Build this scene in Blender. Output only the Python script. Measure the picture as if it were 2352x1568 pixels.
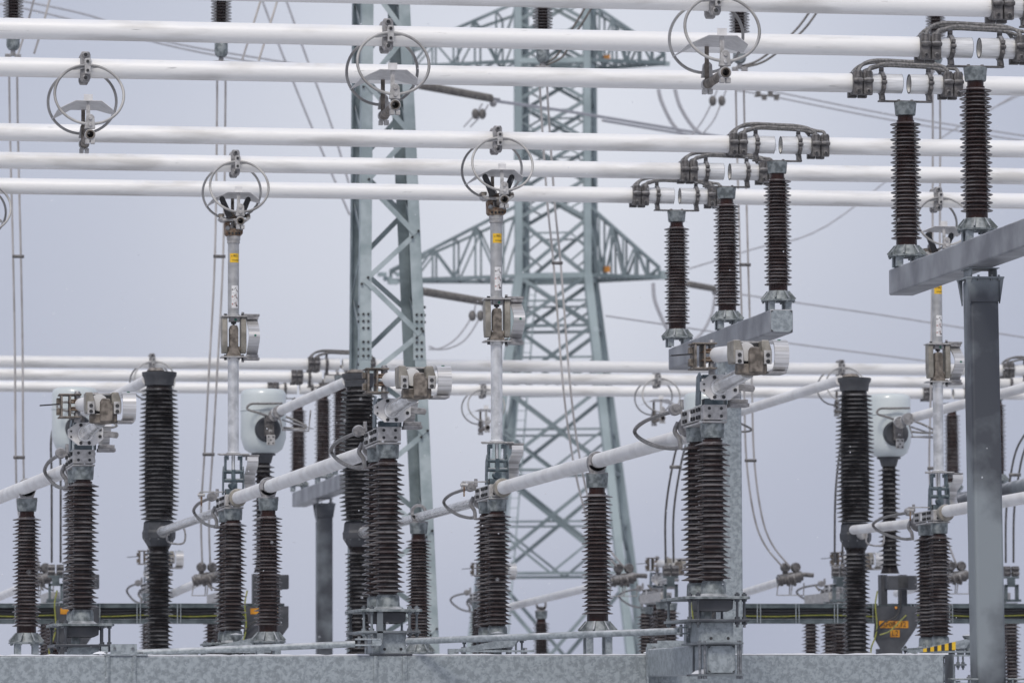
import bpy, math, random
from mathutils import Vector, Matrix
random.seed(11)
for o in list(bpy.data.objects): bpy.data.objects.remove(o)
S = bpy.context.scene
COL = S.collection
PI = math.pi

# ------------------------------------------------------------------ camera
CAM = Vector((0, 0, 1.7))
YAW, PITCH, ROLL = math.radians(9.5), math.radians(4.52), math.radians(0.2)
FQ, CXQ, CYQ = 10840.0, 1176.0, 784.0
fw = Vector((math.sin(YAW)*math.cos(PITCH), math.cos(YAW)*math.cos(PITCH), math.sin(PITCH)))
rt = Vector((math.cos(YAW), -math.sin(YAW), 0)); up = rt.cross(fw)
cr, sr = math.cos(ROLL), math.sin(ROLL)
rt, up = rt*cr - up*sr, rt*sr + up*cr
cam_d = bpy.data.cameras.new('camera'); cam = bpy.data.objects.new('camera', cam_d); COL.objects.link(cam)
M = Matrix((rt, up, -fw)).transposed().to_4x4(); M.translation = CAM
cam.matrix_world = M
cam_d.sensor_width = 36; cam_d.lens = 36*FQ/2352; cam_d.clip_start = 1; cam_d.clip_end = 5000
cam_d.dof.use_dof = True; cam_d.dof.focus_distance = 51.0; cam_d.dof.aperture_fstop = 3.3
S.camera = cam

def P(u, v, Y):            # surveyed sight line (u, v) cut with the plane at distance Y
    d = fw + rt*((u-CXQ)/FQ) - up*((v-CYQ)/FQ)
    t = (Y-CAM.y)/d.y
    return CAM + d*t

# ------------------------------------------------------------------ sky and light
w = bpy.data.worlds.new('World'); S.world = w; w.use_nodes = True
nt = w.node_tree; nt.nodes.clear()
out = nt.nodes.new('ShaderNodeOutputWorld'); bg = nt.nodes.new('ShaderNodeBackground')
sky = nt.nodes.new('ShaderNodeTexSky'); sky.sky_type = 'NISHITA'; sky.sun_disc = False
sky.sun_elevation = math.radians(48); sky.sun_rotation = math.radians(200); sky.dust_density = 6
sc = nt.nodes.new('ShaderNodeVectorMath'); sc.operation = 'SCALE'; sc.inputs['Scale'].default_value = 0.10
mix = nt.nodes.new('ShaderNodeMix'); mix.data_type = 'RGBA'; mix.inputs[0].default_value = 0.88
tc = nt.nodes.new('ShaderNodeTexCoord'); nz = nt.nodes.new('ShaderNodeTexNoise')
nz.inputs['Scale'].default_value = 6.5; nz.inputs['Detail'].default_value = 2.0
ramp = nt.nodes.new('ShaderNodeValToRGB')
ramp.color_ramp.elements[0].position = 0.18; ramp.color_ramp.elements[0].color = (0.45, 0.485, 0.61, 1)
ramp.color_ramp.elements[1].position = 0.82; ramp.color_ramp.elements[1].color = (0.83, 0.85, 0.92, 1)
nt.links.new(tc.outputs['Generated'], nz.inputs['Vector'])
bd = (fw + rt*((1180-CXQ)/FQ) - up*((330-CYQ)/FQ)).normalized()      # thinner, brighter cloud in this direction
dist = nt.nodes.new('ShaderNodeVectorMath'); dist.operation = 'DISTANCE'; dist.inputs[1].default_value = bd; nt.links.new(tc.outputs['Generated'], dist.inputs[0])
mr = nt.nodes.new('ShaderNodeMapRange'); mr.interpolation_type = 'SMOOTHSTEP'; mr.inputs[1].default_value = 0.0; mr.inputs[2].default_value = 0.13; mr.inputs[3].default_value = 0.5; mr.inputs[4].default_value = 0.0
nt.links.new(dist.outputs['Value'], mr.inputs[0])
hf = nt.nodes.new('ShaderNodeMath'); hf.operation = 'MULTIPLY_ADD'; hf.inputs[1].default_value = 0.5; nt.links.new(nz.outputs['Fac'], hf.inputs[0]); nt.links.new(mr.outputs[0], hf.inputs[2])
nt.links.new(hf.outputs[0], ramp.inputs[0])
nt.links.new(sky.outputs[0], sc.inputs[0]); nt.links.new(sc.outputs[0], mix.inputs[6]); nt.links.new(ramp.outputs[0], mix.inputs[7])
nt.links.new(mix.outputs[2], bg.inputs[0]); bg.inputs[1].default_value = 1.0; nt.links.new(bg.outputs[0], out.inputs[0])
sd = bpy.data.lights.new('sun', 'SUN'); sun = bpy.data.objects.new('sun', sd); COL.objects.link(sun)
sd.energy = 1.5; sd.angle = math.radians(14); sd.color = (1.0, 0.95, 0.88)
sun.rotation_euler = (math.radians(42), 0, math.radians(-20))
S.view_settings.view_transform = 'Standard'; S.view_settings.look = 'None'
S.view_settings.exposure = 0.08; S.view_settings.gamma = 1.0
S.render.engine = 'CYCLES'

# ------------------------------------------------------------------ materials
MATS = {}
def mat(name, c1, c2=None, rough=0.5, metal=0.0, scale=8.0, lo=0.4, hi=0.6, bump=0.0, snow=0.0, coat=0.0, cells=False, stretch=None, bscale=None, spec=0.5, floor=0.25, scuff=False):
    m = bpy.data.materials.new(name); m.use_nodes = True; n = m.node_tree; b = n.nodes['Principled BSDF']; L = n.links
    geo = n.nodes.new('ShaderNodeNewGeometry'); pos = geo.outputs['Position']
    if stretch:
        mp = n.nodes.new('ShaderNodeMapping'); mp.inputs['Scale'].default_value = stretch; L.new(pos, mp.inputs[0]); pos = mp.outputs[0]
    c2 = c2 or c1
    t = n.nodes.new('ShaderNodeTexNoise'); t.inputs['Scale'].default_value = scale; t.inputs['Detail'].default_value = 6; L.new(pos, t.inputs['Vector'])
    fac = t.outputs['Fac']
    if cells:
        vo = n.nodes.new('ShaderNodeTexVoronoi'); vo.inputs['Scale'].default_value = scale*2.6
        ad = n.nodes.new('ShaderNodeVectorMath'); ad.operation = 'MULTIPLY_ADD'
        ad.inputs[1].default_value = (0.12, 0.12, 0.12); L.new(t.outputs['Color'], ad.inputs[0]); L.new(pos, ad.inputs[2]); L.new(ad.outputs[0], vo.inputs['Vector'])
        sp = n.nodes.new('ShaderNodeSeparateColor'); L.new(vo.outputs['Color'], sp.inputs[0])
        mm = n.nodes.new('ShaderNodeMath'); mm.operation = 'MULTIPLY_ADD'; mm.inputs[1].default_value = 0.24
        L.new(sp.outputs[0], mm.inputs[0])
        m2 = n.nodes.new('ShaderNodeMath'); m2.operation = 'SUBTRACT'; m2.inputs[1].default_value = 0.12; L.new(fac, m2.inputs[0]); L.new(m2.outputs[0], mm.inputs[2]); fac = mm.outputs[0]
    r = n.nodes.new('ShaderNodeValToRGB'); r.color_ramp.elements[0].position = lo; r.color_ramp.elements[1].position = hi
    r.color_ramp.elements[0].color = (*c1, 1); r.color_ramp.elements[1].color = (*c2, 1); L.new(fac, r.inputs[0])
    colr = r.outputs[0]; b.inputs['Roughness'].default_value = rough; b.inputs['Metallic'].default_value = metal
    b.inputs['Specular IOR Level'].default_value = spec; b.inputs['Coat Weight'].default_value = coat; b.inputs['Coat Roughness'].default_value = 0.12
    if scuff:
        mp2 = n.nodes.new('ShaderNodeMapping'); mp2.inputs['Scale'].default_value = (3.5, 30, 30); L.new(geo.outputs['Position'], mp2.inputs[0])
        sn_ = n.nodes.new('ShaderNodeTexNoise'); sn_.inputs['Scale'].default_value = 1.0; sn_.inputs['Detail'].default_value = 3; L.new(mp2.outputs[0], sn_.inputs['Vector'])
        sm = n.nodes.new('ShaderNodeMapRange'); sm.inputs[1].default_value = 0.70; sm.inputs[2].default_value = 0.76; sm.inputs[4].default_value = 0.55; L.new(sn_.outputs['Fac'], sm.inputs[0])
        sx_ = n.nodes.new('ShaderNodeMix'); sx_.data_type = 'RGBA'; L.new(sm.outputs[0], sx_.inputs[0]); L.new(colr, sx_.inputs[6]); sx_.inputs[7].default_value = (0.22, 0.21, 0.20, 1); colr = sx_.outputs[2]
    if snow > 0:  # whitens upward faces; on porcelain it also paints in glaze highlights
        sx = n.nodes.new('ShaderNodeSeparateXYZ'); L.new(geo.outputs['Normal'], sx.inputs[0])
        mr = n.nodes.new('ShaderNodeMapRange'); mr.inputs[1].default_value = 0.25; mr.inputs[2].default_value = 0.8; L.new(sx.outputs[2], mr.inputs[0])
        s2 = n.nodes.new('ShaderNodeTexNoise'); s2.inputs['Scale'].default_value = 4.5; s2.inputs['Detail'].default_value = 5; L.new(geo.outputs['Position'], s2.inputs['Vector'])
        m3 = n.nodes.new('ShaderNodeMapRange'); m3.inputs[1].default_value = 0.42; m3.inputs[2].default_value = 0.62; m3.inputs[3].default_value = floor*snow; m3.inputs[4].default_value = snow; L.new(s2.outputs['Fac'], m3.inputs[0])
        mu = n.nodes.new('ShaderNodeMath'); mu.operation = 'MULTIPLY'; L.new(mr.outputs[0], mu.inputs[0]); L.new(m3.outputs[0], mu.inputs[1])
        mx = n.nodes.new('ShaderNodeMix'); mx.data_type = 'RGBA'; L.new(mu.outputs[0], mx.inputs[0]); L.new(colr, mx.inputs[6]); mx.inputs[7].default_value = (0.78, 0.79, 0.82, 1)
        colr = mx.outputs[2]
        mro = n.nodes.new('ShaderNodeMix'); L.new(mu.outputs[0], mro.inputs[0]); mro.inputs[2].default_value = rough; mro.inputs[3].default_value = 0.9; L.new(mro.outputs[0], b.inputs['Roughness'])
    L.new(colr, b.inputs['Base Color'])
    if bump > 0:
        bt = n.nodes.new('ShaderNodeTexNoise'); bt.inputs['Scale'].default_value = bscale or scale*6; bt.inputs['Detail'].default_value = 4; L.new(pos, bt.inputs['Vector'])
        bp = n.nodes.new('ShaderNodeBump'); bp.inputs['Strength'].default_value = bump; bp.inputs['Distance'].default_value = 0.01
        L.new(bt.outputs['Fac'], bp.inputs['Height']); L.new(bp.outputs[0], b.inputs['Normal'])
    MATS[name] = m; return m
mat('frosted_aluminium', (0.66, 0.645, 0.615), (0.88, 0.87, 0.845), 0.42, 0.10, 1.6, 0.35, 0.5, 0.15, 0.8, stretch=(0.5, 2.5, 3), scuff=True)
mat('bare_aluminium', (0.55, 0.55, 0.545), (0.80, 0.80, 0.79), 0.27, 0.6, 7, 0.4, 0.6, 0.05, 0.6)
mat('clean_aluminium', (0.66, 0.66, 0.65), (0.84, 0.84, 0.83), 0.3, 0.35, 3, 0.4, 0.6, 0.05, 0.4, stretch=(1, 6, 14))
mat('white_frost_tube', (0.70, 0.69, 0.68), (0.80, 0.80, 0.79), 0.6, 0.0, 3, 0.4, 0.6, 0.2, 0.6)
mat('pole_aluminium', (0.36, 0.36, 0.355), (0.50, 0.50, 0.495), 0.4, 0.45, 9, 0.35, 0.65, 0.1)
mat('cast_aluminium', (0.36, 0.35, 0.34), (0.52, 0.51, 0.50), 0.5, 0.3, 18, 0.4, 0.6, 0.3, 0.5)
mat('hood_sheet', (0.62, 0.61, 0.60), (0.72, 0.71, 0.70), 0.5, 0.1, 12, 0.4, 0.6, 0.1, 0.5)
mat('dark_cast_metal', (0.085, 0.08, 0.078), (0.17, 0.16, 0.155), 0.5, 0.4, 20, 0.4, 0.6, 0.4, 0.45)
mat('clamp_metal', (0.22, 0.215, 0.215), (0.36, 0.35, 0.35), 0.45, 0.4, 20, 0.4, 0.6, 0.3, 0.6)
mat('bolt_black', (0.02, 0.02, 0.022), (0.05, 0.05, 0.05), 0.5, 0.3)
mat('bolt_steel', (0.16, 0.17, 0.18), (0.28, 0.29, 0.30), 0.4, 0.6, 30)
mat('stranded_cable', (0.15, 0.145, 0.14), (0.28, 0.27, 0.26), 0.6, 0.3, 40, 0.4, 0.6, 0.4)
mat('ring_rod', (0.22, 0.215, 0.21), (0.45, 0.44, 0.42), 0.5, 0.2, 2.2, 0.4, 0.6, 0.1, 0.5)
mat('weathered_steel', (0.10, 0.085, 0.07), (0.27, 0.235, 0.20), 0.65, 0.3, 16, 0.38, 0.62, 0.3, 0.3)
mat('beige_steel', (0.22, 0.205, 0.175), (0.36, 0.335, 0.29), 0.55, 0.3, 10, 0.4, 0.65, 0.2, 0.5)
mat('rusty_steel', (0.12, 0.06, 0.03), (0.30, 0.23, 0.17), 0.75, 0.2, 22, 0.38, 0.6, 0.4, 0.2)
mat('brown_porcelain', (0.016, 0.006, 0.005), (0.027, 0.009, 0.007), 0.15, 0.0, 6, 0.4, 0.6, 0.0, 0.24, spec=0.24, floor=0.3)  # all three porcelains: whitened shed tops are part frost, part painted highlight
mat('red_brown_porcelain', (0.022, 0.007, 0.005), (0.034, 0.011, 0.008), 0.16, 0.0, 6, 0.4, 0.6, 0.0, 0.25, spec=0.26, floor=0.35)
mat('black_brown_porcelain', (0.009, 0.007, 0.007), (0.016, 0.011, 0.011), 0.17, 0.0, 6, 0.4, 0.6, 0.0, 0.20, spec=0.18, floor=0.1)
mat('galvanised_steel', (0.24, 0.27, 0.285), (0.37, 0.41, 0.43), 0.5, 0.3, 17, 0.38, 0.62, 0.1, 0.7, cells=True)
mat('galvanised_casting', (0.13, 0.15, 0.155), (0.30, 0.33, 0.335), 0.55, 0.35, 16, 0.4, 0.6, 0.3, 0.75)
mat('grey_beam_steel', (0.19, 0.195, 0.21), (0.34, 0.35, 0.365), 0.5, 0.4, 2.2, 0.35, 0.65, 0.1, 0.7)
mat('dark_galvanised', (0.065, 0.07, 0.08), (0.24, 0.27, 0.285), 0.5, 0.3, 1.4, 0.43, 0.66, 0.15, 0.6)
mat('weathered_column_steel', (0.26, 0.29, 0.305), (0.07, 0.076, 0.088), 0.5, 0.3, 0.95, 0.42, 0.58, 0.15, 0.6)
mat('blue_grey_steel', (0.06, 0.085, 0.10), (0.13, 0.165, 0.18), 0.45, 0.4, 14, 0.4, 0.6, 0.1, 0.5)
mat('tray_steel', (0.075, 0.095, 0.10), (0.15, 0.18, 0.185), 0.45, 0.5, 5, 0.4, 0.6, 0.1, 0.6)
mat('charcoal_steel', (0.045, 0.048, 0.055), (0.075, 0.078, 0.085), 0.5, 0.2, 4)
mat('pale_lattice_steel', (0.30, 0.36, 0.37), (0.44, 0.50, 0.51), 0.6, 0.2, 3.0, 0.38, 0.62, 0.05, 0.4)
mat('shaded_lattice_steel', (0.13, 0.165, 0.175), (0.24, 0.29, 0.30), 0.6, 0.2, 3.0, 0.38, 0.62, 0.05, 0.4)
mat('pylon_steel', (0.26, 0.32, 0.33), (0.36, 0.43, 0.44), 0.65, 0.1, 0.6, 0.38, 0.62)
mat('shaded_pylon_steel', (0.14, 0.18, 0.19), (0.25, 0.30, 0.31), 0.55, 0.3, 0.5, 0.38, 0.62)  # darker copy of the pylon steel, shade on the bracing put into its colour
mat('mint_paint', (0.56, 0.61, 0.61), (0.62, 0.67, 0.67), 0.3, 0.0, 2, coat=0.3)
mat('yellow_label', (0.80, 0.48, 0.02), (0.85, 0.55, 0.03), 0.5)
mat('white_label', (0.75, 0.74, 0.74), (0.8, 0.8, 0.79), 0.5)
mat('label_ink', (0.03, 0.025, 0.02), rough=0.6)
mat('label_red', (0.42, 0.16, 0.13), rough=0.6)
mat('orange_sign', (0.50, 0.20, 0.006), (0.62, 0.27, 0.01), 0.5)
mat('green_dot', (0.01, 0.13, 0.08), rough=0.5)
mat('black_plastic', (0.012, 0.012, 0.014), (0.02, 0.02, 0.022), 0.4)
mat('yellow_green_wire', (0.30, 0.29, 0.05), (0.18, 0.21, 0.04), 0.5, 0, 30)
mat('pale_cable', (0.50, 0.47, 0.44), (0.62, 0.59, 0.56), 0.6, 0, 3)
mat('dark_cable', (0.10, 0.095, 0.09), (0.17, 0.16, 0.15), 0.6, 0.2, 6)
mat('far_cable', (0.34, 0.34, 0.36), (0.40, 0.40, 0.42), 0.6)
mat('band_aluminium', (0.50, 0.49, 0.475), (0.80, 0.79, 0.78), 0.3, 0.6, 60, 0.35, 0.6, 0.0, stretch=(0.02, 0.6, 1))
mat('snow', (0.74, 0.76, 0.80), (0.84, 0.85, 0.87), 0.9, 0, 1.2, 0.3, 0.7, 0.4)
mat('snow_ground', (0.40, 0.41, 0.43), (0.62, 0.63, 0.66), 0.9, 0, 0.15, 0.3, 0.7, 0.4)
mat('orange_dot', (0.75, 0.30, 0.04), rough=0.6)

# ------------------------------------------------------------------ mesh builder
def catmull(pts, k=8):
    pts = [Vector(p) for p in pts]; o = []
    q = [pts[0]*2-pts[1]] + pts + [pts[-1]*2-pts[-2]]
    for i in range(1, len(q)-2):
        a, b, c, d = q[i-1:i+3]
        for j in range(k):
            t = j/k
            o.append(0.5*((2*b)+(c-a)*t+(2*a-5*b+4*c-d)*t*t+(3*b-a-3*c+d)*t**3))
    o.append(pts[-1]); return o

class MB:
    def __init__(s): s.v = []; s.f = []; s.m = None
    def add(s, vs, fs):
        n = len(s.v); s.v += [tuple(x) for x in vs]; s.f += [tuple(i+n for i in f) for f in fs]; return s
    def box(s, c, d, R=None):
        x, y, z = d[0]/2, d[1]/2, d[2]/2
        vs = [Vector(p) for p in ((-x,-y,-z),(x,-y,-z),(x,y,-z),(-x,y,-z),(-x,-y,z),(x,-y,z),(x,y,z),(-x,y,z))]
        if R is not None: vs = [R @ v for v in vs]
        c = Vector(c)
        return s.add([v+c for v in vs], [(0,3,2,1),(4,5,6,7),(0,1,5,4),(1,2,6,5),(2,3,7,6),(3,0,4,7)])
    def bar(s, a, b, w, h=None, upv=(0,0,1), off=0):
        a, b = Vector(a), Vector(b); d = (b-a); L = d.length; d.normalize()
        u = Vector(upv); x = d.cross(u)
        if x.length < 1e-3: x = d.cross(Vector((0,1,0)))
        x.normalize(); z = x.cross(d)
        R = Matrix((x, d, z)).transposed()
        return s.box((a+b)/2 + z*off, (w, L, h or w), R)
    def cyl(s, a, b, r0, r1=None, n=16, cap=True):
        a, b = Vector(a), Vector(b); r1 = r0 if r1 is None else r1
        d = (b-a).normalized(); x = d.orthogonal().normalized(); y = d.cross(x)
        vs = []
        for p, r in ((a, r0), (b, r1)):
            for i in range(n):
                t = 2*PI*i/n; vs.append(p+x*r*math.cos(t)+y*r*math.sin(t))
        fs = [(i, (i+1) % n, n+(i+1) % n, n+i) for i in range(n)]
        if cap: fs += [tuple(range(n-1, -1, -1)), tuple(range(n, 2*n))]
        return s.add(vs, fs)
    def lathe(s, prof, n=32, o=(0,0,0), axis='z', cap=True):
        vs = []; fs = []; o = Vector(o)
        for r, z in prof:
            for i in range(n):
                t = 2*PI*i/n; a, b = r*math.cos(t), r*math.sin(t)
                p = (a, b, z) if axis == 'z' else ((z, a, b) if axis == 'x' else (b, z, a))
                vs.append(o+Vector(p))
        for j in range(len(prof)-1):
            for i in range(n):
                k = (i+1) % n; fs.append((j*n+i, j*n+k, (j+1)*n+k, (j+1)*n+i))
        if cap and prof[0][0] > 1e-6: fs.append(tuple(range(n-1, -1, -1)))
        if cap and prof[-1][0] > 1e-6: fs.append(tuple(range((len(prof)-1)*n, len(prof)*n)))
        return s.add(vs, fs)
    def tube(s, pts, r, n=8, closed=False):
        pts = [Vector(p) for p in pts]; N = len(pts); vs = []; fs = []
        ref = None
        for i, p in enumerate(pts):
            a = pts[(i-1) % N] if (closed or i > 0) else p; b = pts[(i+1) % N] if (closed or i < N-1) else p
            d = (b-a).normalized()
            if ref is None: ref = d.orthogonal().normalized()
            ref = (ref - d*ref.dot(d)).normalized(); y = d.cross(ref)
            for k in range(n):
                t = 2*PI*k/n; vs.append(p+ref*r*math.cos(t)+y*r*math.sin(t))
        M_ = N if closed else N-1
        for i in range(M_):
            j = (i+1) % N
            for k in range(n):
                l = (k+1) % n; fs.append((i*n+k, i*n+l, j*n+l, j*n+k))
        if not closed: fs += [tuple(range(n-1, -1, -1)), tuple(range((N-1)*n, N*n))]
        return s.add(vs, fs)
    def ellipse_ring(s, c, a, b, y_top, y_bot, r, n=8, seg=48):
        pts = []
        for i in range(seg):
            t = 2*PI*i/seg; z = b*math.cos(t); k = (z/b+1)/2
            pts.append((c[0]+a*math.sin(t), c[1]+y_bot+(y_top-y_bot)*k, c[2]+z))
        return s.tube(pts, r, n, True)
    def prism(s, poly, t0, t1, plane='xz'):
        n = len(poly)
        def mk(p, t): return (p[0], t, p[1]) if plane == 'xz' else ((t, p[0], p[1]) if plane == 'yz' else (p[0], p[1], t))
        vs = [mk(p, t0) for p in poly]+[mk(p, t1) for p in poly]
        fs = [tuple(range(n)), tuple(range(2*n-1, n-1, -1))]+[(i, n+i, n+(i+1) % n, (i+1) % n) for i in range(n)]
        return s.add(vs, fs)
    def pipe(s, a, b, ro, ri, n=32):
        a, b = Vector(a), Vector(b); d = (b-a).normalized(); x = d.orthogonal().normalized(); y = d.cross(x); vs = []
        for p, r in ((a, ro), (b, ro), (b, ri), (a, ri)):
            for i in range(n):
                t = 2*PI*i/n; vs.append(p+x*r*math.cos(t)+y*r*math.sin(t))
        fs = []
        for j in range(4):
            k = (j+1) % 4
            for i in range(n): l = (i+1) % n; fs.append((j*n+i, j*n+l, k*n+l, k*n+i))
        return s.add(vs, fs)
    def arc_strip(s, r, z0, z1, a0, a1, c=(0,0), n=10, th=0.002):
        vs = []; fs = []
        for i in range(n+1):
            t = a0+(a1-a0)*i/n
            for rr in (r, r+th):
                for z in (z0, z1): vs.append((c[0]+rr*math.sin(t), c[1]-rr*math.cos(t), z))
        for i in range(n):
            a = i*4; b = a+4
            fs += [(a+2, b+2, b+3, a+3), (a, a+1, b+1, b), (a, b, b+2, a+2), (a+1, a+3, b+3, b+1)]
        fs += [(0, 2, 3, 1), (n*4, n*4+1, n*4+3, n*4+2)]
        return s.add(vs, fs)
    def sphere(s, c, r, n=12, m=8, sq=1.0):
        return s.lathe([(max(1e-4, r*math.sin(PI*j/m)), -r*sq*math.cos(PI*j/m)) for j in range(m+1)], n, c)
    def build(s, name, material, parent=None, bevel=0, seg=2, flat=False):
        me = bpy.data.meshes.new(name); me.from_pydata(s.v, [], s.f)
        import bmesh
        bm = bmesh.new(); bm.from_mesh(me); bmesh.ops.recalc_face_normals(bm, faces=bm.faces); bm.to_mesh(me); bm.free()
        if not flat:
            me.polygons.foreach_set('use_smooth', [True]*len(me.polygons)); me.set_sharp_from_angle(angle=math.radians(38))
        me.materials.append(MATS[material]); o = bpy.data.objects.new(name, me); COL.objects.link(o)
        if parent: o.parent = parent
        if bevel:
            b = o.modifiers.new('bevel', 'BEVEL'); b.width = bevel; b.segments = seg; b.limit_method = 'ANGLE'; b.angle_limit = math.radians(40)
        return o

def thing(name, label, cat, loc=(0,0,0), group=None, rz=0):
    o = bpy.data.objects.new(name, None); COL.objects.link(o); o.empty_display_size = 0.2
    o.location = loc; o.rotation_euler = (0, 0, rz); o['label'] = label; o['category'] = cat
    if group: o['group'] = group
    return o
def tag(o, label, cat, group=None):
    o['label'] = label; o['category'] = cat
    if group: o['group'] = group
    return o
def dup(root, loc, label, rz=None, group=None):
    kids = {}
    for o in ALLKIDS(root): kids.setdefault(o.parent, []).append(o)
    def rec(o, parent):
        c = o.copy(); COL.objects.link(c)
        if parent: c.parent = parent
        for ch in kids.get(o, []): rec(ch, c)
        return c
    r = rec(root, None); r.location = loc; r['label'] = label
    if rz is not None: r.rotation_euler = (0, 0, rz)
    if group: r['group'] = group
    return r
def ALLKIDS(root):
    res = []
    for o in bpy.data.objects:
        p = o.parent
        while p:
            if p == root: res.append(o); break
            p = p.parent
    return res

# ------------------------------------------------------------------ ground
g = MB().add([(-1500,-200,0),(1500,-200,0),(1500,2800,0),(-1500,2800,0)], [(0,1,2,3)]).build('ground', 'snow_ground', flat=True)
g['kind'] = 'structure'

# ------------------------------------------------------------------ layout
ZB = 8.70
YB = [45.1, 47.98, 50.86, 56.6, 59.5, 62.4]          # two sets of three phases
XG = [12.99, 13.00, 12.97, 12.80, 12.78, 12.71]      # where each busbar is split
ORD = ['first', 'second', 'third', 'fourth', 'fifth', 'sixth']

# busbar pipes
RB = 0.107
names = ['topmost white busbar pipe, at the upper edge', 'second white busbar pipe from the top', 'third white busbar pipe from the top',
         'fourth white busbar pipe from the top', 'fifth white busbar pipe from the top', 'sixth, lowest of the large white pipes']
for i in range(6):
    o = MB().pipe((-14, YB[i], ZB), (XG[i]-0.045, YB[i], ZB), RB, RB-0.012, 48).build('busbar_pipe', 'frosted_aluminium')
    tag(o, names[i]+', left of its split', 'busbar', 'large white busbar pipes')
    MB().pipe((XG[i]-0.43, YB[i], ZB), (XG[i]-0.047, YB[i], ZB), RB+0.0015, RB+0.0002, 48).build('bare_end', 'clean_aluminium', o)
    MB().pipe((XG[i]-0.0465, YB[i], ZB), (XG[i]-0.043, YB[i], ZB), RB+0.0025, RB-0.014, 48).build('end_rim', 'dark_cast_metal', o)
    o = MB().pipe((XG[i]+0.045, YB[i], ZB), (30, YB[i], ZB), RB, RB-0.012, 48).build('busbar_pipe', 'frosted_aluminium')
    tag(o, names[i].split(',')[0]+', part right of its split', 'busbar', 'large white busbar pipes')
    MB().pipe((XG[i]+0.047, YB[i], ZB), (XG[i]+0.43, YB[i], ZB), RB+0.0015, RB+0.0002, 48).build('bare_end', 'clean_aluminium', o)
    MB().pipe((XG[i]+0.043, YB[i], ZB), (XG[i]+0.0465, YB[i], ZB), RB+0.0025, RB-0.014, 48).build('end_rim', 'dark_cast_metal', o)
ZC = 8.2
YC = [86.8, 90.1, 93.4]
XC = [P(783, 840, YC[0]).x, P(742, 870, YC[1]).x, P(685, 895, YC[2]).x]
XC2 = [P(2385, 850, YC[0]).x, P(2290, 880, YC[1]).x, P(2186, 905, YC[2]).x]
for i, nm in enumerate(['upper', 'middle', 'lower']):
    for a, b, t in ((-18, XC[i]-0.03, 'left of its first split'), (XC[i]+0.03, XC2[i]-0.03, 'between its two splits'), (XC2[i]+0.03, XC2[i]+9, 'at the right edge')):
        o = MB().pipe((a, YC[i], ZC), (b, YC[i], ZC), 0.11, 0.098, 32).build('busbar_pipe', 'frosted_aluminium')
        tag(o, nm+' blurred far busbar pipe, '+t, 'busbar', 'distant white busbar pipes')

# ------------------------------------------------------------------ porcelain
def shed_profile(z0, z1, pitch, R1, R2, c0, c1, Rf=None):
    p = [(c0, z0)]; n = max(1, int(round((z1-z0-0.02)/(pitch/2)))); st = (z1-z0-0.015)/n
    for i in range(n):
        z = z0+0.008+i*st; k = (z-z0)/(z1-z0); c = c0+(c1-c0)*k
        R = R1 if i % 2 == (n-1) % 2 else R2
        if Rf: R = R*Rf(k); c = c*Rf(k)
        h = min(st*0.72, 0.036)
        p += [(c, z+0.006), (c+(R-c)*0.55, z+0.004), (R-0.012, z-0.001), (R-0.004, z-0.002), (R, z+0.002), (R-0.003, z+0.007), (c+(R-c)*0.55, z+h*0.48), (c+0.008, z+h*0.85), (c, z+h)]
    p.append((c1*(Rf(1) if Rf else 1), z1)); return p

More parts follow.
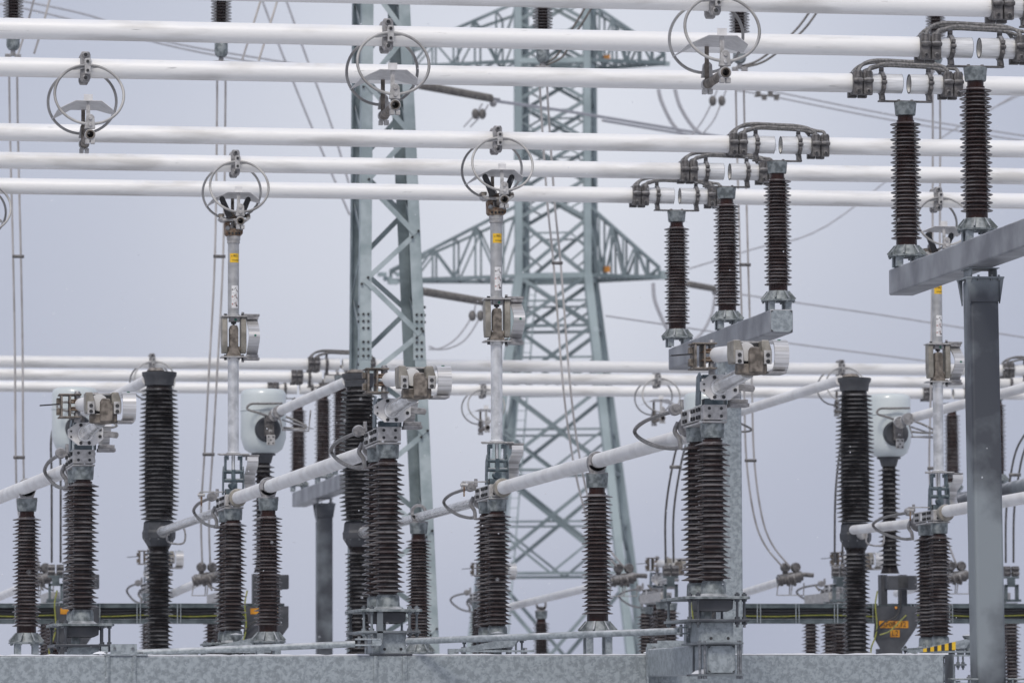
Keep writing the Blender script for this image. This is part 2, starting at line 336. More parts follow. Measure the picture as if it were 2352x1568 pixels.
def mk_post(name, label, cat, group, leg_h, kind):
    t = thing(name, label, cat, (0,0,0), group)
    m = MB().lathe(shed_profile(0.20, 1.53, 0.085, 0.172, 0.150, 0.112, 0.098), 44)
    m.lathe([(0.118, 0.10), (0.116, 0.205)], 32); m.lathe([(0.088, 1.52), (0.088, 1.62)], 32)
    m.build('porcelain', 'red_brown_porcelain', t)
    f = MB().lathe([(0.0, 0.0), (0.215, 0.0), (0.215, 0.018), (0.17, 0.024), (0.135, 0.115), (0.13, 0.13), (0.0, 0.13)], 12)
    for k in range(8):
        a = PI/4*k+PI/8
        f.bar((0.12*math.cos(a), 0.12*math.sin(a), 0.115), (0.205*math.cos(a), 0.205*math.sin(a), 0.02), 0.016, 0.05)
        f.cyl((0.19*math.cos(a), 0.19*math.sin(a), -0.02), (0.19*math.cos(a), 0.19*math.sin(a), 0.034), 0.013, n=6)
    f.build('base_flange', 'galvanised_casting', t)
    MB().lathe([(0.0, 1.585), (0.108, 1.585), (0.114, 1.60), (0.122, 1.70), (0.125, 1.705), (0.125, 1.73), (0.0, 1.73)], 32).build('cap', 'galvanised_casting', t)
    for sx in (-1, 1):
        for sy in (-1, 1):
            l = MB(); x, y = 0.105*sx, 0.11*sy
            l.box((x, y, -leg_h/2-0.001), (0.075, 0.008, leg_h-0.002)); l.box((x-0.034*sx, y-0.03*sy, -leg_h/2-0.001), (0.008, 0.05, leg_h-0.002))
            l.box((x+0.034*sx, y-0.03*sy, -leg_h/2-0.001), (0.008, 0.05, leg_h-0.002)); l.build('leg', 'galvanised_steel', t)
    if kind == 'yoke':
        y = MB().box((0, 0, 1.742), (0.62, 0.07, 0.018))
        for sx in (-1, 1):
            y.box((0.075*sx, 0, 1.757), (0.03, 0.04, 0.014)); 
            X = 0.27*sx
            y.prism([(X-0.02, 1.751), (X+0.035*(1 if sx > 0 else 1), 1.751), (X+0.022, 1.85), (X-0.022, 1.85)], -0.045, 0.045)
            y.lathe([(0.108, X-0.024), (0.132, X-0.024), (0.138, X-0.012), (0.138, X+0.012), (0.132, X+0.024), (0.108, X+0.024)], 32, (0, 0, 1.94), 'x')
            y.box((X, 0, 2.078), (0.04, 0.07, 0.05)); y.lathe([(0.0, X-0.02), (0.035, X-0.02), (0.035, X+0.02), (0.0, X+0.02)], 16, (0, 0, 2.10), 'x')
            y.cyl((X-0.03, -0.135, 1.94), (X+0.03, -0.135, 1.94), 0.022, n=10)
            y.box((X, -0.14, 1.99), (0.042, 0.03, 0.04)); y.box((X, -0.14, 1.88), (0.036, 0.03, 0.04))
        y.build('yoke', 'dark_cast_metal', t, 0.004, 1)
    else:
        y = MB().lathe([(0.0, 1.732), (0.125, 1.732), (0.125, 1.748), (0.0, 1.748)], 24)
        y.prism([(-0.075, 1.748), (0.075, 1.748), (0.105, 1.83), (-0.105, 1.83)], -0.045, 0.045)
        y.lathe([(0.074, -0.045), (0.108, -0.045), (0.114, 0), (0.108, 0.045), (0.074, 0.045), (0.074, -0.045)], 32, (0, 0, 1.872), 'y', cap=False)
        y.build('saddle_clamp', 'clamp_metal', t)
    return t

busp = mk_post('post_insulator', '', 'insulator', 'brown post insulators under the busbar splits', 0.11, 'yoke')
ZP = 6.76
plab = ['post insulator under the topmost busbar', 'tall near brown post insulator standing on the cantilever beam right over the grey column',
        'brown post insulator at the left end of the upper right cantilever beam', 'brown post insulator above the square end plate, rightmost of the middle trio',
        'brown post insulator in the middle of the trio on the central cantilever beam', 'leftmost brown post insulator of the trio, at the far end of the central cantilever beam']
first = True
for i in (1, 2, 3, 4, 5, 0):
    loc = (XG[i], YB[i], ZP)
    if first: busp.location = loc; busp['label'] = plab[i]; first = False
    else: dup(busp, loc, plab[i])
clab = ['blurred far post insulator hidden partly by the lattice column', 'blurred far post insulator over the small distant column', 'leftmost blurred far post insulator left of the small distant column']
for i in range(3):
    dup(busp, (XC[i], YC[i], ZP-0.5), clab[i], group='distant post insulators')
    dup(busp, (XC2[i], YC[i], ZP-0.5), ['blurred far post insulator at the very right edge', 'blurred far post insulator hidden behind the grey column at right', 'blurred far post insulator just behind the right vertical pole'][i], group='distant post insulators')

# ------------------------------------------------------------------ jumpers over the splits
def mk_jumper():
    t = thing('busbar_jumper', '', 'jumper cables', (0,0,0), 'jumper cable bridges over the busbar splits')
    for x in (-0.575, -0.46, 0.46, 0.575):
        m = MB().lathe([(0.1085, x-0.044), (0.128, x-0.044), (0.135, x-0.03), (0.135, x+0.03), (0.128, x+0.044), (0.1085, x+0.044)], 28, (0,0,0), 'x')
        for sy in (-1, 1):
            m.prism([(x-0.05, -0.15), (x+0.05, -0.15), (x+0.052, 0.10), (x+0.035, 0.13), (x-0.035, 0.13), (x-0.052, 0.10)], sy*0.10, sy*0.165)
            m.lathe([(0, x-0.058), (0.022, x-0.055), (0.032, x-0.02), (0.032, x+0.02), (0.022, x+0.055), (0, x+0.058)], 12, (0, sy*0.175, 0.01), 'x')
            m.cyl((x, sy*0.16, 0.02), (x, sy*0.16, 0.12), 0.032, 0.027, 12)
            m.cyl((x, sy*0.165, -0.108), (x, sy*0.178, -0.108), 0.027, n=12)
        c = m.build('cable_clamp', 'dark_cast_metal', t, 0.006, 2)
        b = MB()
        for sy in (-1, 1): b.cyl((x, sy*0.178, -0.108), (x, sy*0.19, -0.108), 0.014, n=6)
        b.build('bolt', 'bolt_black', c)
    for a, hgt, sp in ((-0.575, 0.235, 0.09), (-0.46, 0.20, 0.10)):
        for sy in (-1, 1):
            b = -(-0.575-0.46-a) if False else (0.46 if a == -0.575 else 0.575)
            pts = catmull([(a, sy*0.16, 0.08), (a+0.02, sy*0.155, 0.15), (a+0.10, sy*sp*1.2, hgt-0.02), (a+0.25, sy*sp, hgt+0.015), (0, sy*sp*0.8, hgt+0.01), (b-0.25, sy*sp, hgt-0.0), (b-0.10, sy*sp*1.2, hgt-0.03), (b-0.02, sy*0.155, 0.15), (b, sy*0.16, 0.08)], 6)
            MB().tube(pts, 0.02, 10).build('cable', 'stranded_cable', t)
    return t
jm = mk_jumper()
jl = ['arched jumper cables with clamps at the topmost busbar, cut by the right corner', 'arched jumper cables over the tall near post insulator at upper right',
      'arched jumper cables over the left insulator of the upper right beam', 'arched jumper cables over the rightmost insulator of the middle trio',
      'arched jumper cables over the middle insulator of the middle trio', 'lowest arched jumper cables, over the leftmost insulator of the middle trio']
for i in range(6):
    if i == 0: jm.location = (XG[i], YB[i], ZB); jm['label'] = jl[0]
    else: dup(jm, (XG[i], YB[i], ZB), jl[i])
for i in range(3):
    dup(jm, (XC[i], YC[i], ZC), ['blurred far jumper cables arching behind the lattice column', 'blurred far jumper clamps on the middle far busbar', 'blurred far jumper clamps on the lower far busbar'][i], group='distant jumper cables')
dup(jm, (XC2[0]-0.1, YC[0], ZC), 'blurred far jumper clamps at the right edge of the picture', group='distant jumper cables')
dup(jm, (XC2[2], YC[2], ZC), 'blurred far jumper clamps behind the right vertical pole', group='distant jumper cables')

# ------------------------------------------------------------------ hanging double ring contacts
def mk_ring():
    t = thing('hanging_contact', '', 'ring contact', (0,0,0), 'double ring contacts hanging from the busbars')
    m = MB().lathe([(0.104, -0.045), (0.125, -0.045), (0.13, 0), (0.125, 0.045), (0.104, 0.045)], 28, (0,0,0), 'x')
    for sy in (-1, 1):
        m.prism([(-0.055, -0.13), (-0.04, -0.165), (0.04, -0.165), (0.055, -0.13), (0.055, 0.13), (0.04, 0.165), (-0.04, 0.165), (-0.055, 0.13)], sy*0.085, sy*0.15)
        m.cyl((0, sy*0.14, 0.125), (0, sy*0.165, 0.125), 0.034, n=16); m.cyl((0, sy*0.14, -0.125), (0, sy*0.165, -0.125), 0.034, n=16)
    c = m.build('pipe_clamp', 'clamp_metal', t, 0.008, 2)
    b = MB()
    for z in (0.125, -0.125):
        b.cyl((0, -0.166, z), (0, -0.176, z), 0.02, n=8)
    for z in (0.05, -0.05): b.cyl((0.02, -0.205, z), (0.02, -0.218, z), 0.017, n=8)
    b.build('bolt', 'bolt_black', c)
    h = MB().prism([(-0.012, -0.085), (0.052, -0.085), (0.055, 0.07), (0.04, 0.085), (0.0, 0.085), (-0.015, 0.07)], -0.205, -0.16)
    h.cyl((-0.14, -0.17, -0.03), (0.15, -0.17, 0.0), 0.016, n=8)
    MB().prism([(-0.03, -0.08), (0.03, -0.08), (0.03, 0.08), (-0.03, 0.08)], 0.16, 0.20).build('ring_holder', 'cast_aluminium', t); h.build('ring_holder', 'cast_aluminium', t, 0.004)
    MB().ellipse_ring((0.03, 0, -0.325), 0.372, 0.335, -0.19, -0.43, 0.0155, 10).build('ring', 'ring_rod', t)
    MB().ellipse_ring((-0.0, 0, -0.325), 0.372, 0.335, 0.19, 0.43, 0.0155, 10).build('ring', 'ring_rod', t)
    MB().pipe((0.03, -0.47, -0.775), (0.03, 0.47, -0.775), 0.046, 0.037, 24).build('contact_tube', 'weathered_steel', t)
    for y in (-0.42, 0.42):
        k = MB().pipe((0.03, y-0.035, -0.775), (0.03, y+0.035, -0.775), 0.058, 0.0465, 20)
        k.prism([(-0.03, -0.71), (0.085, -0.71), (0.075, -0.58), (0.05, -0.555), (0.01, -0.555), (-0.01, -0.58)], y-0.03, y+0.03)
        k.box((0.002, y, -0.85), (0.045, 0.066, 0.05)); k.box((0.06, y, -0.85), (0.045, 0.066, 0.05))
        for z in (-0.60, -0.67): k.cyl((0.03, y-0.045, z), (0.03, y-0.03, z), 0.02, n=10)
        k.build('tube_clamp', 'cast_aluminium', t, 0.004)
    for y, mm in ((-0.36, 'cast_aluminium'), (0.36, 'weathered_steel')):
        MB().box((0.015, y, -0.585), (0.042, 0.012, 0.36)).build('strap', mm, t)
    hd = MB(); zt = -0.40
    A = [(-0.14, -0.40), (0.14, -0.40), (0.14, 0.40), (-0.14, 0.40)]
    vs = [(x+0.02, y, zt) for x, y in A]+[(-0.30, -0.24, zt-0.075), (-0.33, 0.40, zt-0.115), (0.36, 0.24, zt-0.075), (0.27, -0.40, zt-0.085)]
    th = 0.006; vs2 = [(x, y, z-th) for x, y, z in vs]
    fs = [(0,1,2,3), (0,3,5,4), (1,7,6,2)]
    n = 8; fs2 = [tuple(i+n for i in reversed(f)) for f in fs]
    edge = [0,1,7,6,2,3,5,4]; sd_ = [(edge[i], edge[i]+n, edge[(i+1) % 8]+n, edge[(i+1) % 8]) for i in range(8)]
    hd.add(vs+vs2, fs+fs2+sd_); hd.box((0.015, -0.37, zt+0.035), (0.095, 0.006, 0.07)); hd.build('hood', 'hood_sheet', t)
    return t
rg = mk_ring()
RL = [((9.56, YB[0]), 'double ring hanging from the topmost busbar at upper right, no pole below'),
      ((6.72, YB[1]), 'double ring in front of the lattice column, hanging from the second busbar'),
      ((3.82, YB[2]), 'leftmost complete double ring, hanging from the third busbar over empty sky'),
      ((9.28, YB[3]), 'double ring gripped by the central vertical pole'),
      ((6.38, YB[4]), 'double ring gripped by the left vertical pole'),
      ((3.30, YB[5]), 'double ring cut off by the left edge of the picture'),
      ((16.33, YB[5]), 'double ring beside the right vertical pole, partly hidden by the brown insulators')]
for i, ((x, y), l) in enumerate(RL):
    if i == 0: rg.location = (x, y, ZB); rg['label'] = l
    else: dup(rg, (x, y, ZB), l)
for u, i, l in ((1108, 2, 'small blurred far ring left of the central pole, lower'), (1508, 1, 'small blurred far ring between the central pole and the folded right arm'),
                (1930, 0, 'small blurred far ring behind the top of the right breaker column'), (348, 0, 'small blurred far ring behind the top of the left breaker column')):
    dup(rg, (P(u, 900, YC[i]).x, YC[i], ZC), l, group='distant ring contacts')

# ------------------------------------------------------------------ cantilever beams and columns
def beam_thing(x, y0, y1, ztop, name, label, sec=0.29, near_cap=True, m='grey_beam_steel', group=None):
    t = thing(name, label, 'beam', (x, y0, ztop-sec), group)
    L = y1-y0
    MB().box((0, L/2, sec/2), (sec, L, sec)).build('beam_body', m, t, 0.02, 3)
    if near_cap:
        s = sec/2-0.012
        MB().prism([(-s+0.035, sec/2-s), (s-0.035, sec/2-s), (s, sec/2-s+0.035), (s, sec/2+s-0.035), (s-0.035, sec/2+s), (-s+0.035, sec/2+s), (-s, sec/2+s-0.035), (-s, sec/2-s+0.035)], -0.008, 0.02).build('end_plate', 'galvanised_steel', t)
        c = MB()
        for sx in (-1, 1):
            for sz in (-1, 1):
                a = (s-0.002)*sx; b = sec/2+(s-0.002)*sz
                c.prism([(a, b), (a-0.03*sx, b), (a, b-0.03*sz)], -0.004, 0.01)
        c.build('corner_gap', 'bolt_black', t)
    return t
def col_thing(x, y, ztop, name, label, wd=0.30, m='dark_galvanised', capital=True, group=None, zbot=0):
    t = thing(name, label, 'column', (x, y, zbot), group); h = ztop-zbot
    MB().box((0, 0, (h-0.12)/2), (wd, wd, h-0.12)).build('shaft', m, t, 0.03, 3)
    if capital:
        k = MB()
        k.box((0, 0, h-0.108), (wd+0.10, wd+0.10, 0.018)); k.box((0, 0, h-0.006), (wd+0.02, wd+0.02, 0.010))
        for sx in (-1, 1):
            k.box((sx*(wd/2-0.02), 0, h-0.055), (0.012, wd, 0.09))
            k.prism([(sx*(wd/2+0.001), h-0.118), (sx*(wd/2+0.045), h-0.118), (sx*(wd/2+0.001), h-0.38)], -wd/2-0.04, -wd/2+0.012)
            k.prism([(sx*(wd/2+0.001), h-0.118), (sx*(wd/2+0.045), h-0.118), (sx*(wd/2+0.001), h-0.38)], wd/2-0.012, wd/2+0.04)
        k.prism([(-wd/2-0.045, h-0.118), (wd/2+0.045, h-0.118), (wd/2, h-0.36), (-wd/2, h-0.36)], -wd/2-0.02, -wd/2-0.004)
        k.build('capital', m, t)
        b = MB()
        for x_ in (-0.15, -0.07, 0.07, 0.15):
            b.cyl((x_, -wd/2-0.03, h-0.14), (x_, -wd/2-0.03, h-0.08), 0.012, n=6)
        b.build('bolt', 'bolt_steel', t)
    return t
beam_thing(12.80, 56.42, 62.75, 6.65, 'cantilever_beam', 'grey square steel beam under the middle trio of brown insulators', near_cap=True)
beam_thing(12.99, 44.4, 51.2, 6.65, 'cantilever_beam', 'thick grey steel beam reaching the right edge above the tall grey column', near_cap=True)
col_thing(12.78, 59.5, 6.36, 'steel_column', 'light galvanised column rising behind the right near twin insulators', 0.30, 'galvanised_steel')
tc_ = col_thing(13.08, 47.98, 6.36, 'steel_column', 'tall dark grey steel column at the right, bearing the upper cantilever beam', 0.31, 'weathered_column_steel')
tc_.rotation_euler = (0, -0.008, 0)
beam_thing(XC[1], YC[0]-0.4, YC[2]+0.5, ZP-0.5-0.11, 'cantilever_beam', 'small blurred far beam left of the lattice column', near_cap=False)
col_thing(XC[1]+0.02, YC[1], ZP-0.5-0.40, 'steel_column', 'small blurred far steel column left of the lattice column', 0.30, 'dark_galvanised')
beam_thing(XC2[1], YC[0]-0.4, YC[2]+0.5, ZP-0.5-0.11, 'cantilever_beam', 'small blurred far beam behind the tall grey column at right', near_cap=False)

# ------------------------------------------------------------------ the front girder
ZG = 2.31
gt = thing('support_girder', 'long galvanised steel girder across the whole bottom of the picture', 'girder', (8, 47.98, ZG-0.32))
MB().box((-4.55, 0, 0.16), (18.2, 0.30, 0.32)).build('girder_body', 'galvanised_steel', gt, 0.014, 3)
for x, w_ in ((P(275, 1510, 47.98).x-8, 0.33), (6.73-8, 0.36), (P(1490, 1510, 47.98).x-8, 0.25)):
    for s_ in (-1, 1):
        if w_ == 0.25 and s_ == -1: continue
        m = MB(); xx = x+s_*(w_/2-0.03)
        m.box((xx, -0.163, 0.158), (0.04, 0.024, 0.316)); m.box((xx, -0.178, 0.158), (0.012, 0.012, 0.316)); m.build('stiffener', 'galvanised_steel', gt, 0.003)
sn = MB(); rr = random.Random(8); N_ = 240
for yy in (-0.150, -0.02):
    for k in range(N_+1): sn.v.append((-13.6+18.2*k/N_, yy, 0.3205)); sn.v.append((-13.6+18.2*k/N_, yy, 0.3225+rr.uniform(0.002, 0.016)))
o_ = 2*(N_+1)
for k in range(N_):
    a = 2*k; sn.f += [(a, a+2, a+3, a+1), (a+1, a+3, o_+a+3, o_+a+1), (o_+a, o_+a+1, o_+a+3, o_+a+2)]
sn.build('snow_crust', 'snow', gt)
g2 = thing('support_girder', 'short galvanised girder stub right of the tall grey column, at the bottom corner', 'girder', (14.2, 47.98, ZG-0.33))
MB().box((0.3, 0, 0.16), (1.9, 0.30, 0.32)).build('girder_body', 'galvanised_steel', g2, 0.014, 3)
# right end of the girder: plate, and clamps at the column
MB().box((4.65, -0.0, 0.16), (0.012, 0.33, 0.335)).build('end_plate', 'dark_galvanised', gt)
for x in (12.74, 13.36):
    k = thing('beam_clamp', 'small frosted clamp %s the foot of the tall grey column' % ('left of' if x < 13 else 'right of'), 'clamp', (x, 47.78, 1.98), 'clamps at the column foot')
    MB().box((0, 0, 0.075), (0.30, 0.12, 0.018)).box((-0.10, 0, 0.02), (0.02, 0.11, 0.09)).box((0.02, 0, 0.035), (0.17, 0.10, 0.012)).build('clamp_plate', 'galvanised_casting', k, 0.003)
    MB().cyl((0.06, -0.02, -0.02), (0.06, -0.02, 0.12), 0.013, n=8).cyl((0.06, -0.02, 0.085), (0.06, -0.02, 0.10), 0.025, n=6).build('bolt', 'bolt_steel', k)
# small bracket plates on top of the girder
def bracket(x, label, w=0.27, h=0.10):
    t = thing('mounting_bracket', label, 'bracket', (x, 47.98, ZG+0.003), 'mounting brackets on the girder')
    MB().box((0.02, 0, 0.008), (0.44, 0.34, 0.016)).build('foot_plate', 'galvanised_steel', t)
    MB().prism([(-w/2, 0.016), (w/2, 0.016), (w/2, 0.016+h), (-w/2, 0.016+h)], -0.14, -0.128).box((-w/2-0.05, -0.05, 0.055), (0.07, 0.012, 0.075)).build('web_plate', 'galvanised_steel', t)
    b = MB()
    for s_ in (-1, 1): b.cyl((s_*w*0.34, -0.152, 0.07), (s_*w*0.34, -0.14, 0.07), 0.017, n=6); b.cyl((s_*0.18, -0.1, 0.016), (s_*0.18, -0.1, 0.034), 0.02, n=6)
    b.build('bolt', 'bolt_steel', t)
    MB().lathe([(0, 0.016), (0.09, 0.017), (0.07, 0.03), (0.03, 0.042), (0, 0.045)], 10, (-0.22, -0.05, 0)).build('snow_heap', 'snow', t)
bracket(P(283, 1505, 47.9).x, 'pierced bracket plate on the girder beside the left near twin insulators')
bracket(P(1545, 1495, 47.9).x, 'bolted bracket plate where the short arm beam meets the girder', 0.34, 0.13)

# arm beam that carries the nearest disconnector
ab = thing('arm_beam', 'short grey beam with square pierced end plate below the right near twin insulators', 'beam', (9.53, 44.75, 2.09))
MB().box((0, 1.53, 0.14), (0.28, 3.06, 0.28)).build('beam_body', 'galvanised_steel', ab, 0.016, 3)
MB().prism([(-0.10, 0.012), (0.10, 0.012), (0.13, 0.04), (0.13, 0.24), (0.10, 0.268), (-0.10, 0.268), (-0.13, 0.24), (-0.13, 0.04)], -0.01, 0.02).build('end_plate', 'galvanised_steel', ab)
k = MB()
for sx in (-1, 1):
    for sz in (-1, 1):
        a = 0.128*sx; b = 0.14+0.126*sz; k.prism([(a, b), (a-0.032*sx, b), (a, b-0.032*sz)], -0.004, 0.012)
k.build('corner_gap', 'bolt_black', ab)
for z, w_ in ((0.292, 0.46), (-0.012, 0.46)):
    MB().box((-0.03, 0.16, z), (w_, 0.5, 0.018)).build('clamp_plate', 'dark_galvanised', ab)
k = MB()
for x_ in (-0.22, -0.17, 0.16, 0.185):
    k.cyl((x_, -0.03, -0.05), (x_, -0.03, 0.32), 0.012, n=8); k.cyl((x_, -0.03, -0.05), (x_, -0.03, -0.022), 0.022, n=6)
k.build('bolt', 'bolt_steel', ab)
k = MB().prism([(-0.24, 0.0), (-0.15, 0.0), (-0.15, 0.045), (-0.20, 0.03)], 0.05, 0.30); k.build('snow_wedge', 'snow', ab)
for y_ in (0.30, 0.62): MB().box((-0.148, y_, 0.14), (0.016, 0.04, 0.27)).build('stiffener', 'dark_galvanised', ab)
# cover flange from the arm beam to the girder
fl = thing('cover_plate', 'tall bolted plate joining the short arm beam to the girder', 'plate', (P(1490, 1520, 47.7).x, 47.78, 1.98))
MB().box((0.0, 0, 0.2), (0.018, 0.06, 0.42)).box((0.17, 0.04, 0.39), (0.33, 0.014, 0.12)).build('plate', 'galvanised_steel', fl)
k = MB()
for x_ in (0.08, 0.26): k.cyl((x_, 0.005, 0.40), (x_, 0.033, 0.40), 0.02, n=6)
k.build('bolt', 'bolt_steel', fl)
# ------------------------------------------------------------------ disconnectors
CT = 2.16
def disc_base(t, front_detail=True):
    for y in (0.0, 0.70):
        m = MB().lathe(shed_profile(0.64, 2.0, 0.10, 0.174, 0.150, 0.104, 0.100), 44, (0, y, 0)); m.lathe([(0.098, 0.60), (0.098, 0.66)], 24, (0, y, 0)); m.lathe([(0.085, 1.99), (0.085, 2.03)], 24, (0, y, 0))
        p = m.build('insulator', 'brown_porcelain', t)
        MB().lathe([(0, 2.018), (0.108, 2.018), (0.112, 2.03), (0.118, 2.12), (0.118, 2.158), (0, 2.158)], 32, (0, y, 0)).build('cap', 'galvanised_casting', p)
        MB().lathe([(0, 0.474), (0.16, 0.474), (0.122, 0.50), (0.118, 0.60), (0.108, 0.622), (0, 0.622)], 32, (0, y, 0)).build('foot', 'galvanised_casting', p)
    MB().prism([(-0.30, -0.22), (0.30, -0.22), (0.33, -0.16), (0.33, 0.88), (0.27, 0.95), (-0.27, 0.95), (-0.33, 0.88), (-0.33, -0.16)], 0.445, 0.472, 'xy').build('upper_plate', 'galvanised_casting', t, 0.003)
    MB().prism([(-0.31, -0.20), (0.31, -0.20), (0.31, 0.93), (-0.31, 0.93)], 0.225, 0.25, 'xy').build('lower_plate', 'dark_galvanised', t, 0.003)
    MB().prism([(-0.19, 0.443), (0.17, 0.443), (0.165, 0.35), (0.11, 0.325), (-0.16, 0.325), (-0.18, 0.35)], -0.13, 0.16).build('bearing_housing', 'charcoal_steel', t, 0.008)
    MB().cyl((-0.07, 0, 0.25), (-0.07, 0, 0.33), 0.05, n=20).build('shaft', 'galvanised_casting', t)
    for x, y in ((-0.27, -0.16), (0.20, -0.16), (0.28, -0.12), (-0.19, -0.17), (0.27, 0.88), (-0.27, 0.88)):
        m = MB().cyl((x, y, 0.17), (x, y, 0.51), 0.0135, n=10)
        for z in (0.485, 0.432, 0.262, 0.21): m.cyl((x, y, z-0.012), (x, y, z+0.012), 0.025, n=6)
        m.build('stud', 'dark_galvanised', t)
    MB().box((0.0, 0.76, 0.12), (0.26, 0.12, 0.20)).build('pedestal', 'galvanised_steel', t)
    m = MB(); m.box((0.03, -0.10, 0.12), (0.26, 0.01, 0.20)); m.box((-0.135, 0.1, 0.12), (0.07, 0.4, 0.20)); m.box((0.167, 0.1, 0.12), (0.014, 0.4, 0.20))
    p = m.build('pedestal', 'galvanised_steel', t)
    MB().cyl((-0.05, -0.107, 0.065), (-0.05, -0.104, 0.065), 0.016, n=12).cyl((0.12, -0.107, 0.065), (0.12, -0.104, 0.065), 0.016, n=12).build('hole', 'bolt_black', p)
    MB().box((0.01, 0.2, 0.012), (0.44, 0.72, 0.022)).build('base_plate', 'dark_galvanised', t, 0.003)
    # terminal frame on top of both posts
    m = MB()
    for sx in (-1, 1): m.box((0.105*sx, 0.43, 2.265), (0.016, 1.12, 0.14)); 
    m.box((0, 0.43, 2.333), (0.21, 1.10, 0.012)); m.box((0, 0.35, 2.17), (0.24, 0.96, 0.02))
    m.box((0, -0.135, 2.262), (0.236, 0.018, 0.145)); f = m.build('terminal_frame', 'cast_aluminium', t, 0.004)
    b = MB()
    for x in (-0.06, 0.06):
        for z in (2.225, 2.30): b.cyl((x, -0.144, z), (x, -0.15, z), 0.016, n=12)
    for y in (0.04, 0.14, 0.30, 0.40, 0.70, 0.80):
        for z in (2.225, 2.30): b.cyl((-0.113, y, z), (-0.135, y, z), 0.02, n=6); b.cyl((0.113, y, z), (0.135, y, z), 0.018, n=6)
    b.build('bolt', 'bolt_black', f)
    MB().box((-0.116, 0.53, 2.262), (0.004, 0.07, 0.09)).build('rating_label', 'white_label', f)
    # socket, disc and braided link at the far end
    m = MB().lathe([(0, 0.96), (0.05, 0.96), (0.062, 0.975), (0.062, 1.03), (0, 1.03)], 24, (-0.17, 0, 2.36), 'y'); m.lathe([(0, 0.945), (0.018, 0.945), (0.018, 0.965), (0, 0.965)], 12, (-0.17, 0, 2.36), 'y')
    m.box((-0.13, 0.99, 2.34), (0.06, 0.06, 0.05)); m.cyl((-0.10, 1.0, 2.36), (-0.10, 1.0, 2.46), 0.024, 0.02, 12); m.build('cable_terminal', 'clamp_metal', t)
    m = MB().lathe([(0.082, 1.10), (0.112, 1.11), (0.115, 1.14), (0.112, 1.17), (0.082, 1.18)], 28, (0, 0, 2.20), 'y')
    m.tube(catmull([(-0.11, 1.14, 2.24), (-0.145, 1.13, 2.15), (-0.10, 1.12, 2.07), (-0.09, 1.12, 1.97)], 5), 0.024, 10); m.sphere((0.0, 1.12, 2.20), 0.085); m.box((0.0, 1.04, 2.24), (0.11, 0.16, 0.09)); m.build('tube_socket', 'clamp_metal', t)
    MB().tube(catmull([(-0.17, 1.02, 2.345), (-0.20, 1.6, 2.34), (-0.22, 2.35, 2.32), (-0.22, 2.85, 2.26), (-0.18, 2.75, 2.17), (-0.15, 2.1, 2.06), (-0.11, 1.5, 2.00), (-0.09, 1.15, 1.99)], 6), 0.021, 8).build('braided_link', 'stranded_cable', t)

def band(path, wdt, name, parent, x):
    # laminated flexible band: ribbon of given width along X following (y, z) path
    vs = []; fs = []; pts = [Vector((0, p[0], p[1])) for p in path]; n = len(pts)
    for i, p in enumerate(pts):
        a = pts[max(0, i-1)]; b = pts[min(n-1, i+1)]; d = (b-a).normalized(); nn = Vector((0, -d.z, d.y))*0.012
        for q in (p-nn, p+nn):
            vs += [(x, q.y, q.z), (x+wdt, q.y, q.z)]
    for i in range(n-1):
        a = 4*i; b = a+4
        fs += [(a, a+1, b+1, b), (a+2, b+2, b+3, a+3), (a, b, b+2, a+2), (a+1, a+3, b+3, b+1)]
    fs += [(0, 2, 3, 1), (4*n-4, 4*n-3, 4*n-1, 4*n-2)]
    return MB().add(vs, fs).build(name, 'band_aluminium', parent)

